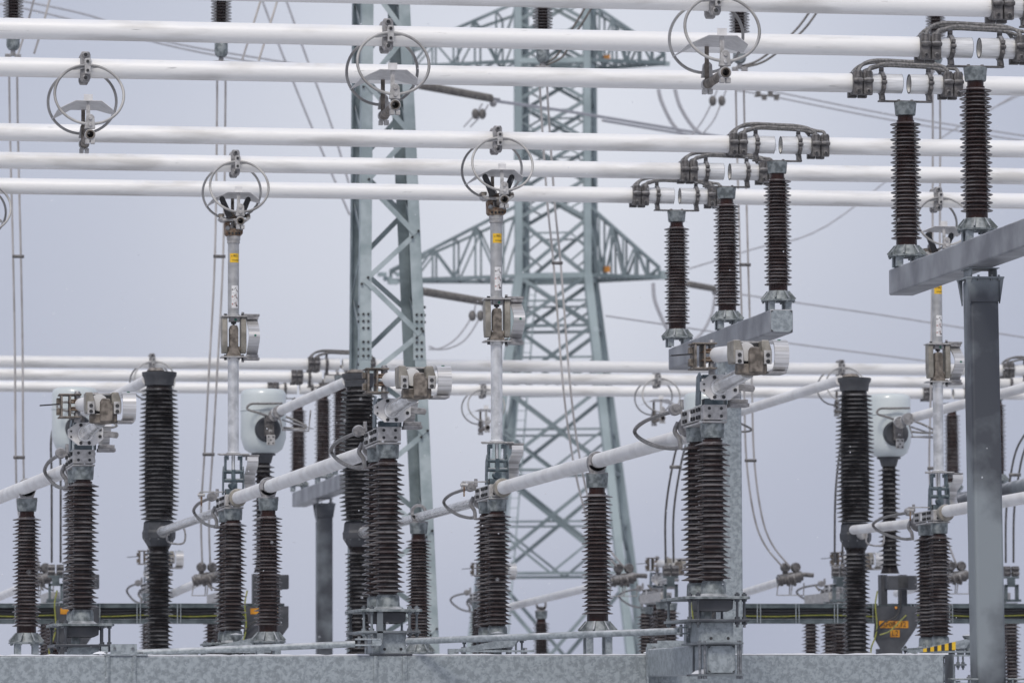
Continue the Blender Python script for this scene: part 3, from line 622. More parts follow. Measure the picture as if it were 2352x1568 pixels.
def mk_open():
    t = thing('disconnector', '', 'disconnector', (0,0,0), 'folded open disconnectors in the near row')
    disc_base(t)
    zc = 2.495
    k = MB()
    for sx in (-1, 1): k.prism([(-0.05, 2.34), (0.16, 2.34), (0.10, 2.62), (-0.03, 2.66), (-0.10, 2.60)], 0.13*sx-0.007, 0.13*sx+0.007, 'yz')
    k.box((0, 0, 2.37), (0.18, 0.16, 0.06)); k.cyl((-0.14, -0.02, 2.49), (0.14, -0.02, 2.49), 0.022, n=12); k.cyl((0, -0.3, 2.49), (0, 0, 2.49), 0.03, n=10); k.box((0, 0.05, 2.62), (0.20, 0.2, 0.03))
    k.build('hinge', 'blue_grey_steel', t)
    h = MB().prism([(-0.19, zc-0.035), (-0.08, zc-0.125), (0.10, zc-0.125), (0.19, zc-0.06), (0.19, zc+0.06), (0.08, zc+0.12), (-0.09, zc+0.12), (-0.19, zc+0.045)], -0.35, -0.325).build('hub_plate', 'hood_sheet', t, 0.004)
    b = MB()
    for x, z, r in ((-0.155, 0.025, 0.01), (-0.155, -0.035, 0.01), (-0.05, 0.092, 0.018), (0.07, 0.092, 0.018), (0.155, 0.045, 0.018), (0.155, -0.03, 0.018), (-0.05, -0.10, 0.018), (0.04, -0.10, 0.018)):
        b.cyl((x, -0.352, zc+z), (x, -0.362, zc+z), r, n=10)
    b.build('bolt', 'bolt_black', h)
    a0 = Vector((0, -0.35, zc)); a1 = Vector((0.085, -1.22, zc+0.085))
    MB().cyl(a0, a1, 0.072, n=28).lathe([(0.072, -0.375), (0.085, -0.372), (0.09, -0.355), (0.09, -0.35)], 28, (0, 0, zc), 'y').build('lower_arm', 'bare_aluminium', t)
    # knee block
    kx, ky, kz = 0.095, -1.27, zc+0.215
    m = MB()
    m.prism([(kx-0.12, kz-0.06), (kx-0.125, kz-0.155), (kx+0.02, kz-0.17), (kx+0.165, kz-0.155), (kx+0.165, kz-0.06)], ky-0.05, ky+0.10)
    m.prism([(kx-0.02, kz-0.15), (kx+0.115, kz-0.15), (kx+0.12, kz+0.04), (kx+0.095, kz+0.055), (kx+0.085, kz+0.095), (kx+0.0, kz+0.10), (kx-0.02, kz+0.06)], ky-0.11, ky-0.03)
    m.build('knee_joint', 'weathered_steel', t, 0.014, 2)
    MB().box((kx+0.02, ky+0.08, kz+0.04), (0.26, 0.04, 0.2)).build('knee_gap_shade', 'bolt_black', t)  # black sheet added as the shade in the gap between the cheeks
    for x0 in (kx-0.16, kx+0.115):
        m = MB().prism([(x0, kz-0.05), (x0+0.09, kz-0.05), (x0+0.09, kz+0.06), (x0+0.06, kz+0.165), (x0-0.01, kz+0.165), (x0-0.01, kz+0.02)], ky-0.08, ky+0.22)
        c = m.build('knee_cheek', 'beige_steel', t, 0.01, 2)
        MB().box((x0+0.045, ky-0.088, kz-0.0), (0.075, 0.02, 0.13)).build('plate', 'cast_aluminium', c, 0.003)
        MB().cyl((x0+0.045, ky-0.095, kz+0.02), (x0+0.045, ky-0.108, kz+0.02), 0.02, n=10).cyl((x0+0.045, ky-0.095, kz-0.04), (x0+0.045, ky-0.108, kz-0.04), 0.02, n=10).build('bolt', 'bolt_black', c)
    MB().box((kx+0.02, ky+0.10, kz+0.155), (0.30, 0.1, 0.015)).build('top_strap', 'cast_aluminium', t)
    # bent flexible band at the knee, seen as a white drum
    pts = [(ky+0.16, kz+0.155)]+[(ky-0.02-0.13*math.sin(a), kz+0.02+0.14*math.cos(a)) for a in [PI*i/14 for i in range(15)]]+[(ky+0.16, kz-0.13)]
    band(pts, 0.14, 'flexible_band', t, kx+0.215)
    MB().box((kx+0.25, ky+0.02, kz-0.145), (0.17, 0.30, 0.022)).build('band_bracket', 'clamp_metal', t)
    MB().cyl((kx+0.28, ky-0.05, kz+0.157), (kx+0.28, ky-0.05, kz+0.172), 0.017, n=12).build('green_mark', 'green_dot', t)
    # upper arm folded back
    u0 = Vector((kx-0.02, ky+0.05, kz+0.06)); u1 = Vector((kx-0.15, ky+0.78, kz+0.085))
    MB().cyl(u0, u1, 0.075, n=28).cyl(u0-Vector((0,0.02,0)), u0+Vector((-0.01,0.08,0)), 0.09, n=28).build('upper_arm', 'white_frost_tube', t)
    hx, hy, hz = u1.x-0.10, u1.y+0.10, u1.z-0.01
    m = MB()
    for x in (-0.11, -0.02): m.box((hx+x, hy, hz), (0.018, 0.24, 0.22))
    m.box((hx-0.02, hy, hz+0.12), (0.24, 0.26, 0.014)); m.box((hx-0.02, hy, hz-0.12), (0.24, 0.26, 0.014)); m.box((hx-0.14, hy, hz+0.05), (0.04, 0.08, 0.07)); m.box((hx-0.14, hy, hz-0.06), (0.04, 0.08, 0.07))
    hd = m.build('contact_head', 'weathered_steel', t, 0.003)
    for z in (0.04, -0.04):
        MB().box((hx+0.03, hy-0.03, hz+z), (0.13, 0.16, 0.018)).box((hx+0.05, hy-0.06, hz+z+0.022), (0.11, 0.12, 0.01)).build('contact_finger', 'rusty_steel', hd)
    m = MB()
    for x in (0.06,):
        for s_ in (-1, 1): m = MB(); m.lathe([(0, 0), (0.034, 0), (0.034, 0.10), (0.026, 0.118), (0, 0.12)], 16, (hx+x, hy-0.05, hz+(0.04 if s_ > 0 else -0.175))); m.build('spring_case', 'clamp_metal', hd)
    for x in (0.26,):
        m = MB(); m.lathe([(0, 0), (0.034, 0), (0.034, 0.09), (0.026, 0.108), (0, 0.11)], 16, (hx+x, hy-0.02, hz+0.04))
    m.build('spring_case', 'clamp_metal', hd)
    MB().box((hx-0.235, hy-0.02, hz+0.012), (0.21, 0.06, 0.012), Matrix.Rotation(-0.08, 3, 'Y')).build('guide_rod', 'black_plastic', hd)
    # lower band, right of the hub
    band([(-0.20, zc+0.10), (-0.12, zc+0.05), (0.02, zc-0.0), (0.06, zc-0.08), (0.02, zc-0.14)], 0.12, 'flexible_band', t, 0.17)
    MB().box((0.245, -0.05, 2.335), (0.19, 0.20, 0.035)).box((0.245, -0.05, 2.372), (0.17, 0.17, 0.035)).build('band_bracket', 'clamp_metal', t, 0.003)
    MB().prism([(0.19, zc-0.03), (0.34, zc-0.045), (0.355, zc-0.02), (0.355, zc+0.005), (0.34, zc+0.02), (0.19, zc+0.035)], -0.335, -0.30).build('stop_arm', 'clamp_metal', t, 0.004)
    return t

def mk_closed():
    t = thing('disconnector', '', 'disconnector', (0,0,0), 'closed upright disconnectors reaching up to the busbars')
    disc_base(t)
    k = MB()
    for sx in (-1, 1):
        k.prism([(-0.06, 2.34), (0.10, 2.34), (0.06, 2.62), (-0.02, 2.70), (-0.07, 2.58)], 0.128*sx-0.006, 0.128*sx+0.006, 'yz')
        k.prism([(-0.03, 2.54), (0.03, 2.54), (0.06, 2.70), (0.06, 2.83), (-0.06, 2.83), (-0.05, 2.70)], 0.10*sx-0.012, 0.10*sx+0.012, 'yz')
        k.box((0.085*sx, 0, 2.805), (0.05, 0.1, 0.05))
    for z in (2.63, 2.52): k.cyl((-0.135, -0.02, z), (0.135, -0.02, z), 0.026, n=14)
    k.box((0, -0.02, 2.575), (0.05, 0.06, 0.16)); k.box((0, -0.04, 2.44), (0.09, 0.08, 0.10)); k.cyl((-0.04, -0.06, 2.45), (-0.02, -0.10, 2.45), 0.04, n=12); k.box((0.0, 0, 2.375), (0.20, 0.16, 0.07))
    k.build('hinge', 'blue_grey_steel', t)
    MB().cyl((0, 0, 2.64), (0, 0, 2.85), 0.022, n=14).build('push_rod', 'bare_aluminium', t)
    MB().prism([(-0.21, -0.08), (0.19, -0.11), (0.22, 0.10), (-0.16, 0.13)], 2.842, 2.858, 'xy').build('hub_plate', 'cast_aluminium', t)
    MB().cyl((0, 0, 2.858), (0, 0, 4.075), 0.071, n=32).lathe([(0.085, 2.859), (0.09, 2.87), (0.071, 2.885)], 28).lathe([(0.071, 4.03), (0.085, 4.06), (0.085, 4.074)], 28).build('lower_arm', 'bare_aluminium', t)
    # knee
    m = MB().box((0, 0, 4.083), (0.32, 0.26, 0.016)).build('knee_plate', 'cast_aluminium', t)
    MB().box((0, 0, 4.598), (0.32, 0.26, 0.016)).build('knee_plate', 'cast_aluminium', t)
    b = MB()
    for x in (-0.11, 0.11):
        b.cyl((x, -0.08, 4.04), (x, -0.08, 4.11), 0.018, n=8); b.cyl((x, -0.08, 4.59), (x, -0.08, 4.63), 0.02, n=8)
    b.build('bolt', 'bolt_black', m)
    for sx in (-1, 1):
        MB().prism([(-0.10, 4.13), (0.02, 4.13), (0.07, 4.25), (0.07, 4.588), (-0.10, 4.588), (-0.12, 4.45), (-0.13, 4.22)], 0.085*sx if sx > 0 else -0.155, 0.155 if sx > 0 else -0.085, 'yz').build('knee_cheek', 'beige_steel', t, 0.01, 2)
    MB().prism([(-0.105, 4.092), (0.095, 4.092), (0.055, 4.20), (0.055, 4.44), (0.04, 4.485), (-0.04, 4.485), (-0.055, 4.44), (-0.055, 4.20)], -0.09, 0.05).cyl((-0.1, -0.02, 4.18), (0.1, -0.02, 4.18), 0.04, n=14).build('knee_joint', 'weathered_steel', t, 0.008, 2)
    MB().cyl((0, -0.02, 4.48), (0, -0.02, 4.54), 0.016, n=10).lathe([(0, 4.505), (0.034, 4.505), (0.034, 4.53), (0, 4.53)], 6, (0, -0.02, 0)).build('adjusting_screw', 'bolt_black', t)
    m = MB().box((0.008, -0.02, 4.56), (0.13, 0.12, 0.055)).build('stop_block', 'clamp_metal', t)
    MB().cyl((0.02, -0.082, 4.555), (0.02, -0.086, 4.555), 0.017, n=14).build('green_mark', 'green_dot', m)
    pts = [(0.0-0.30*math.sin(PI*i/16)**1.5, 4.58-0.48*i/16) for i in range(17)]
    bd = band(pts, 0.14, 'flexible_band', t, 0.165)
    MB().cyl((0.245, -0.315, 4.34), (0.245, -0.318, 4.34), 0.015, n=14).build('green_mark', 'green_dot', bd)
    for z, s_ in ((4.615, 1), (4.06, -1)):
        MB().box((0.215, -0.03, z), (0.22, 0.13, 0.03)).box((0.235, -0.03, z-0.034*s_), (0.15, 0.12, 0.036)).cyl((0.115, -0.05, z-0.04), (0.115, -0.05, z+0.04), 0.018, n=8).build('band_bracket', 'clamp_metal', t, 0.003)
    ua = MB().cyl((0, 0, 4.606), (0, 0, 5.62), 0.072, n=32).lathe([(0.085, 4.607), (0.085, 4.62), (0.072, 4.635)], 28).build('upper_arm', 'pole_aluminium', t)
    MB().lathe([(0.072, 5.53), (0.082, 5.535), (0.082, 5.575), (0.088, 5.58), (0.088, 5.625), (0.0, 5.625)], 28).build('collar', 'cast_aluminium', t)
    lb = MB().arc_strip(0.0725, 5.285, 5.40, -0.75, 0.95).build('warning_label', 'yellow_label', ua)
    ink = MB()
    rnd = random.Random(3)
    for row, z in enumerate((5.38, 5.365, 5.315)):
        for i in range(9):
            a = -0.55+i*0.15+rnd.uniform(-0.03, 0.03)+(0.2 if row == 2 else 0)
            if row == 0 and not 2 < i < 7: continue
            ink.arc_strip(0.0748, z-rnd.uniform(0.003, 0.009), z+rnd.uniform(0.002, 0.006), a, a+0.09, n=1, th=0.0008)
    ink.build('print', 'label_ink', lb, flat=True)
    lw = MB().arc_strip(0.0725, 4.705, 4.99, -0.42, 0.75).build('instruction_label', 'white_label', ua)
    ink = MB(); red = MB()
    for k_, z in enumerate((4.94, 4.85, 4.755)):
        def st(a0, z0, a1, z1, mb, wdt=0.0035):
            n = 5
            for i in range(n):
                f0, f1 = i/n, (i+1)/n
                p0 = Vector((0.0752*math.sin(a0+(a1-a0)*f0), -0.0752*math.cos(a0+(a1-a0)*f0), z0+(z1-z0)*f0)); p1 = Vector((0.0752*math.sin(a0+(a1-a0)*f1), -0.0752*math.cos(a0+(a1-a0)*f1), z0+(z1-z0)*f1))
                mb.bar(p0, p1, wdt)
        st(-0.1, z-0.005, 0.25, z+0.02, ink); st(0.25, z+0.02, 0.6, z-0.025, ink); st(0.25, z+0.02, 0.4, z+0.032, ink)
        st(0.42, z-0.01, 0.6, z-0.025, ink, 0.009)
        if k_: st(0.0, z+0.025, 0.6, z-0.03, red, 0.002); st(0.05, z-0.03, 0.55, z+0.03, red, 0.002); ink.box((0.03, -0.07, z-0.02), (0.012, 0.01, 0.02)) if k_ == 2 else None
        st(-0.3, z-0.01, -0.3, z+0.008, red if k_ else ink, 0.006); st(-0.22, z-0.01, -0.22, z+0.008, red if k_ else ink, 0.006)
        if k_ < 2: st(-0.4, z-0.047, 0.72, z-0.047, ink, 0.0015)
    ink.build('print', 'label_ink', lw, flat=True); red.build('print', 'label_red', lw, flat=True)
    # contact head
    hd = MB()
    hd.prism([(-0.11, 5.65), (-0.085, 5.626), (0.085, 5.626), (0.11, 5.65), (0.115, 5.80), (0.055, 5.80), (0.05, 5.72), (-0.05, 5.72), (-0.055, 5.80), (-0.115, 5.80)], -0.09, 0.09)
    head = hd.build('contact_head', 'rusty_steel', t, 0.006)
    b = MB()
    for x in (-0.065, -0.022, 0.022, 0.065): b.cyl((x, -0.09, 5.655), (x, -0.103, 5.655), 0.015, n=8)
    b.build('bolt', 'bolt_black', head)
    b = MB()
    for x in (-0.085, 0.085): b.cyl((x, -0.09, 5.72), (x, -0.112, 5.72), 0.028, n=12)
    b.build('pin', 'bolt_steel', head)
    MB().prism([(-0.19, 5.83), (-0.15, 5.805), (0.15, 5.805), (0.20, 5.84), (0.20, 5.855), (0.165, 5.86), (0.145, 5.835), (-0.14, 5.835), (-0.165, 5.86), (-0.195, 5.85)], -0.16, 0.10).build('cross_plate', 'cast_aluminium', head, 0.003)
    for sx in (-1, 1):
        MB().box((0.165*sx, -0.03, 5.885), (0.07, 0.16, 0.035)).cyl((0.15*sx, -0.13, 5.86), (0.20*sx, -0.13, 5.86), 0.025, n=10).build('contact_block', 'weathered_steel', head, 0.005)
    MB().box((-0.055, -0.02, 5.88), (0.06, 0.12, 0.16)).box((0.0, 0.1, 5.86), (0.10, 0.06, 0.10)).build('lever', 'rusty_steel', head, 0.006)
    for sx in (-1, 1):
        MB().prism([(0.03*sx, 5.86), (0.105*sx, 5.83), (0.20*sx, 6.07), (0.195*sx, 6.10), (0.165*sx, 6.115), (0.14*sx, 6.10)], -0.20+0.01*sx, -0.16+0.01*sx).build('guide_horn', 'black_plastic', head, 0.005)
    # lower band
    band([(-0.12, 2.81), (-0.13, 2.76), (-0.10, 2.71), (0.05, 2.66), (0.20, 2.61), (0.24, 2.54), (0.20, 2.47), (0.12, 2.40), (0.05, 2.33)], 0.14, 'flexible_band', t, 0.165)
    MB().box((0.225, 0.0, 2.832), (0.20, 0.14, 0.022)).box((0.23, 0.0, 2.80), (0.14, 0.12, 0.04)).build('band_bracket', 'clamp_metal', t, 0.003)
    # front socket that takes the white tube from the near row
    m = MB().lathe([(0.082, -0.30), (0.112, -0.29), (0.118, -0.24), (0.108, -0.16), (0.07, -0.13), (0, -0.13)], 28, (0.03, 0, 2.29), 'y').box((0.0, -0.14, 2.29), (0.12, 0.06, 0.12)); m.build('front_socket', 'beige_steel', t)
    m = MB().box((-0.20, 0.02, 2.375), (0.44, 0.07, 0.014)).box((-0.41, 0.02, 2.33), (0.05, 0.05, 0.08)).cyl((-0.45, 0.0, 2.335), (-0.36, 0.0, 2.335), 0.02, n=8).build('earthing_arm', 'cast_aluminium', t)
    MB().box((-0.405, -0.0, 2.26), (0.018, 0.02, 0.13)).build('earthing_contact', 'rusty_steel', m)
    return t

op = mk_open(); cl = mk_closed()
OP = [((3.82, YB[2], 2.22), 'folded disconnector on the left near twin insulators'), ((6.73, YB[1], ZG), 'folded disconnector standing on the girder in front of the lattice column'), ((9.53, YB[0], ZG+0.06), 'folded disconnector on the short arm beam in front of the light galvanised column')]
for i, (l, lab) in enumerate(OP):
    if i == 0: op.location = l; op['label'] = lab
    else: dup(op, l, lab)
CLS = [((6.37, YB[4], 2.15), 'closed disconnector with the left tall pole and yellow label'), ((9.28, YB[3], 2.15), 'closed disconnector with the central tall pole and yellow label'),
       ((3.22, YB[5], 2.17), 'closed disconnector mostly cut off by the left edge, only its bands showing'), ((16.33, YB[5], 2.12), 'closed disconnector with the right tall pole behind the grey beam')]
for i, (l, lab) in enumerate(CLS):
    if i == 0: cl.location = l; cl['label'] = lab
    else: dup(cl, l, lab)
for u, i, lab in ((1108, 2, 'blurred far folded disconnector behind the central twin insulators'), (1508, 1, 'blurred far folded disconnector left of the right near twin insulators'),
                  (1930, 0, 'blurred far folded disconnector behind the right breaker column'), (350, 0, 'blurred far folded disconnector behind the left breaker column')):
    dup(op, (P(u, 900, YC[i]).x, YC[i], ZG-0.5), lab, group='distant folded disconnectors')

# operating rods and small linkage
def rod(a, b, lab):
    o = MB().cyl(a, b, 0.034, n=16).build('operating_rod', 'galvanised_steel'); return tag(o, lab, 'rod', 'operating rods along the girder')
rod(P(305, 1499, 48.0), P(815, 1478, 47.9), 'galvanised rod from the pierced bracket to the middle near disconnector')
rod(P(935, 1472, 47.8), P(1560, 1448, 45.6), 'galvanised rod from the middle near disconnector to the right near one')
for k_, (p, lab) in enumerate(((P(845, 1474, 47.75), 'linkage fork at the foot of the middle near disconnector'), (P(1585, 1447, 45.4), 'linkage fork at the foot of the right near disconnector'))):
    t = thing('linkage_fork', lab, 'linkage', p, 'operating linkage forks')
    m = MB().box((0, 0, 0.03), (0.26, 0.06, 0.016)).box((0, 0, -0.03), (0.26, 0.06, 0.016)).box((0.09, 0, 0), (0.10, 0.05, 0.05)); m.build('fork', 'galvanised_steel', t, 0.002)
    b = MB()
    for x in (-0.09, -0.02, 0.05): b.cyl((x, 0, -0.06), (x, 0, 0.06), 0.016, n=8)
    b.build('pin', 'bolt_steel', t)
    MB().prism([(0.10, -0.02), (0.16, -0.02), (0.16, 0.30), (0.13, 0.34), (0.10, 0.30)], 0.03, 0.05).build('lever', 'dark_galvanised', t)

# linkage of the closed row (hazard striped arm, mushroom cap)
def closed_link(loc, lab, stripes=True):
    t = thing('crank_linkage', lab, 'linkage', loc, 'crank linkages of the closed disconnectors')
    MB().box((0.0, 0, 0.02), (1.0, 0.25, 0.02)).box((0.1, -0.1, 0.07), (0.9, 0.03, 0.025)).box((-0.42, 0, 0.06), (0.12, 0.10, 0.08)).build('frame', 'galvanised_steel', t)
    MB().cyl((-0.30, -0.05, 0.03), (-0.30, -0.05, 0.12), 0.03, n=12).cyl((0.25, -0.05, 0.03), (0.25, -0.05, 0.13), 0.035, n=12).cyl((0.45, -0.05, 0.03), (0.45, -0.05, 0.11), 0.025, n=12).build('pin', 'bolt_steel', t)
    MB().lathe([(0, 0.17), (0.03, 0.17), (0.045, 0.22), (0.085, 0.27), (0.09, 0.285), (0, 0.31)], 8, (0.12 if not stripes else 0.36, -0.02, 0)).build('crank_cap', 'galvanised_casting', t)
    MB().cyl((0.12 if not stripes else 0.36, -0.02, 0.02), (0.12 if not stripes else 0.36, -0.02, 0.18), 0.05, n=10).build('crank_hub', 'galvanised_casting', t)
    a = MB().prism([(-0.40, 0.06), (0.30, 0.12), (0.36, 0.22), (0.30, 0.24), (-0.40, 0.09)], -0.12, -0.09).build('lever', 'galvanised_steel', t)
    if not stripes: return t
    y_ = MB(); k__ = MB()
    for i in range(9):
        x0 = -0.30+i*0.05; z0 = 0.06+(x0+0.40)/0.7*0.045; z1 = 0.09+(x0+0.40)/0.7*0.15-0.002
        MB().prism([(x0, z0), (x0+0.05, z0+0.003), (x0+0.05, z1+0.010), (x0, z1)], -0.124, -0.1205).build('stripe', 'yellow_label' if i % 2 == 0 else 'bolt_black', a, flat=True)
closed_link(P(2165, 1508, 61.9), 'yellow and black striped crank arm beside the tall grey column')
closed_link(P(1120, 1508, 56.2), 'crank linkage with frosted cap at the foot of the central closed disconnector', False)
closed_link(P(520, 1509, 59.1), 'crank linkage with frosted cap at the foot of the left closed disconnector', False)

# ------------------------------------------------------------------ tubes between the rows and their posts
def ctube(a, b, r, lab, m='white_frost_tube', group='sloping white connection tubes'):
    o = MB().cyl(a, b, r, n=32).build('connection_tube', m); return tag(o, lab, 'tube', group)
ZT = 4.455
ctube((3.82, YB[2]+1.12, ZT-0.02), (3.25, YB[5]-0.2, ZT-0.02), 0.081, 'white tube at the left edge reaching the left near twin insulators')
ctube((6.73, YB[1]+1.12, ZT+0.02), (6.40, YB[4]-0.2, 4.44), 0.081, 'white tube from the left closed pole to the middle near disconnector')
ctube((9.53, YB[0]+1.12, ZT+0.03), (9.31, YB[3]-0.2, 4.44), 0.081, 'long white tube from the central closed pole to the right near disconnector')
ctube((16.36, YB[5]-0.2, 4.43), (16.75, YB[2]+0.5, 4.5), 0.081, 'white tube crossing behind the tall grey column to the right edge')
ctube((6.37, YB[4]+1.12, 4.35), (6.12, 66.75, 4.30), 0.062, 'shiny aluminium tube between left closed pole and left breaker', 'bare_aluminium', 'shiny tubes to the breakers')
ctube((9.28, YB[3]+1.12, 4.35), (9.0, 66.75, 4.30), 0.062, 'shiny aluminium tube between central closed pole and middle breaker', 'bare_aluminium', 'shiny tubes to the breakers')
ctube((16.33, YB[5]+1.12, 4.33), (16.2, 66.8, 4.36), 0.068, 'frosted tube between right closed pole and right breaker', 'white_frost_tube', 'shiny tubes to the breakers')
sp = mk_post('tube_support', '', 'insulator', 'brown post insulators carrying the sloping tubes', 0.30, 'saddle')
SPL = [((3.60, 56.86, 2.57), 'leftmost brown tube support insulator, holding the tube at the left edge'), ((6.47, 56.48, 2.575), 'brown support insulator right of the left closed pole'),
       ((9.42, 50.7, 2.585), 'lone brown support insulator under the long white tube, right of centre'), ((9.14, 62.2, 2.52), 'smaller brown support insulator between the central pole and the middle breaker')]
for i, (l, lab) in enumerate(SPL):
    if i == 0: sp.location = l; sp['label'] = lab
    else: dup(sp, l, lab)
# ------------------------------------------------------------------ breakers
def mk_breaker():
    t = thing('circuit_breaker', '', 'breaker', (0,0,0), 'tall dark breaker columns')
    z0 = 2.0   # local z = world z
    def bulge(k): return 1.0 if k < 0.0 else (0.90+0.10*min(1, min(k/0.12, (1-k)/0.35)))
    MB().lathe(shed_profile(4.48, 6.38, 0.124, 0.285, 0.285, 0.205, 0.205, bulge), 44).build('upper_porcelain', 'black_brown_porcelain', t)
    MB().lathe(shed_profile(1.9, 4.06, 0.124, 0.208, 0.196, 0.14, 0.14), 44).lathe([(0.13, 4.04), (0.165, 4.10)], 32).build('lower_porcelain', 'black_brown_porcelain', t)
    m = MB().lathe([(0, 4.09), (0.155, 4.09), (0.235, 4.22), (0.24, 4.30), (0.225, 4.335), (0.215, 4.44), (0.19, 4.47), (0, 4.47)], 8).build('middle_joint', 'charcoal_steel', t, flat=True)
    b = MB()
    for i in range(10):
        a = 2*PI*i/10+0.2; b.cyl((0.20*math.cos(a), 0.20*math.sin(a), 4.20), (0.215*math.cos(a), 0.215*math.sin(a), 4.22), 0.018, n=6)
    b.build('bolt', 'bolt_steel', m)
    c = MB().lathe([(0, 6.39), (0.205, 6.39), (0.22, 6.50), (0.245, 6.53), (0.25, 6.58), (0.0, 6.585)], 20).build('top_cap', 'charcoal_steel', t)
    MB().lathe([(0, 6.585), (0.12, 6.587), (0.13, 6.60), (0.10, 6.64), (0, 6.65)], 16, (-0.05, 0, 0)).build('vent_cap', 'weathered_steel', c)
    MB().lathe([(0, -0.26), (0.075, -0.26), (0.085, -0.24), (0.085, -0.20), (0.05, -0.16), (0.05, -0.1), (0, -0.1)], 20, (0.04, 0, 4.30), 'y').box((0.05, -0.20, 4.30), (0.16, 0.06, 0.10)).build('terminal', 'cast_aluminium', t)
    MB().tube(catmull([(0.10, -0.28, 4.32), (0.10, -0.3, 4.16), (0.32, -0.32, 4.14), (0.33, -0.3, 4.34), (0.2, -0.28, 4.36)], 5), 0.014, 6).build('guard_loop', 'clamp_metal', t)
    MB().lathe([(0, 0.0), (0.12, 0.0), (0.12, 1.9), (0, 1.9)], 24).build('pillar', 'galvanised_steel', t)
    return t
bk = mk_breaker()
BX = [P(365, 1225, 67).x, P(825, 1215, 67).x, P(1965, 1215, 67).x]
for i, lab in enumerate(('tall dark breaker column left of the left closed pole', 'tall dark breaker column in front of the lattice column', 'tall dark breaker column in the right part, beside the pale tank')):
    if i == 0: bk.location = (BX[i], 67, 0); bk['label'] = lab
    else: dup(bk, (BX[i], 67, 0), lab)

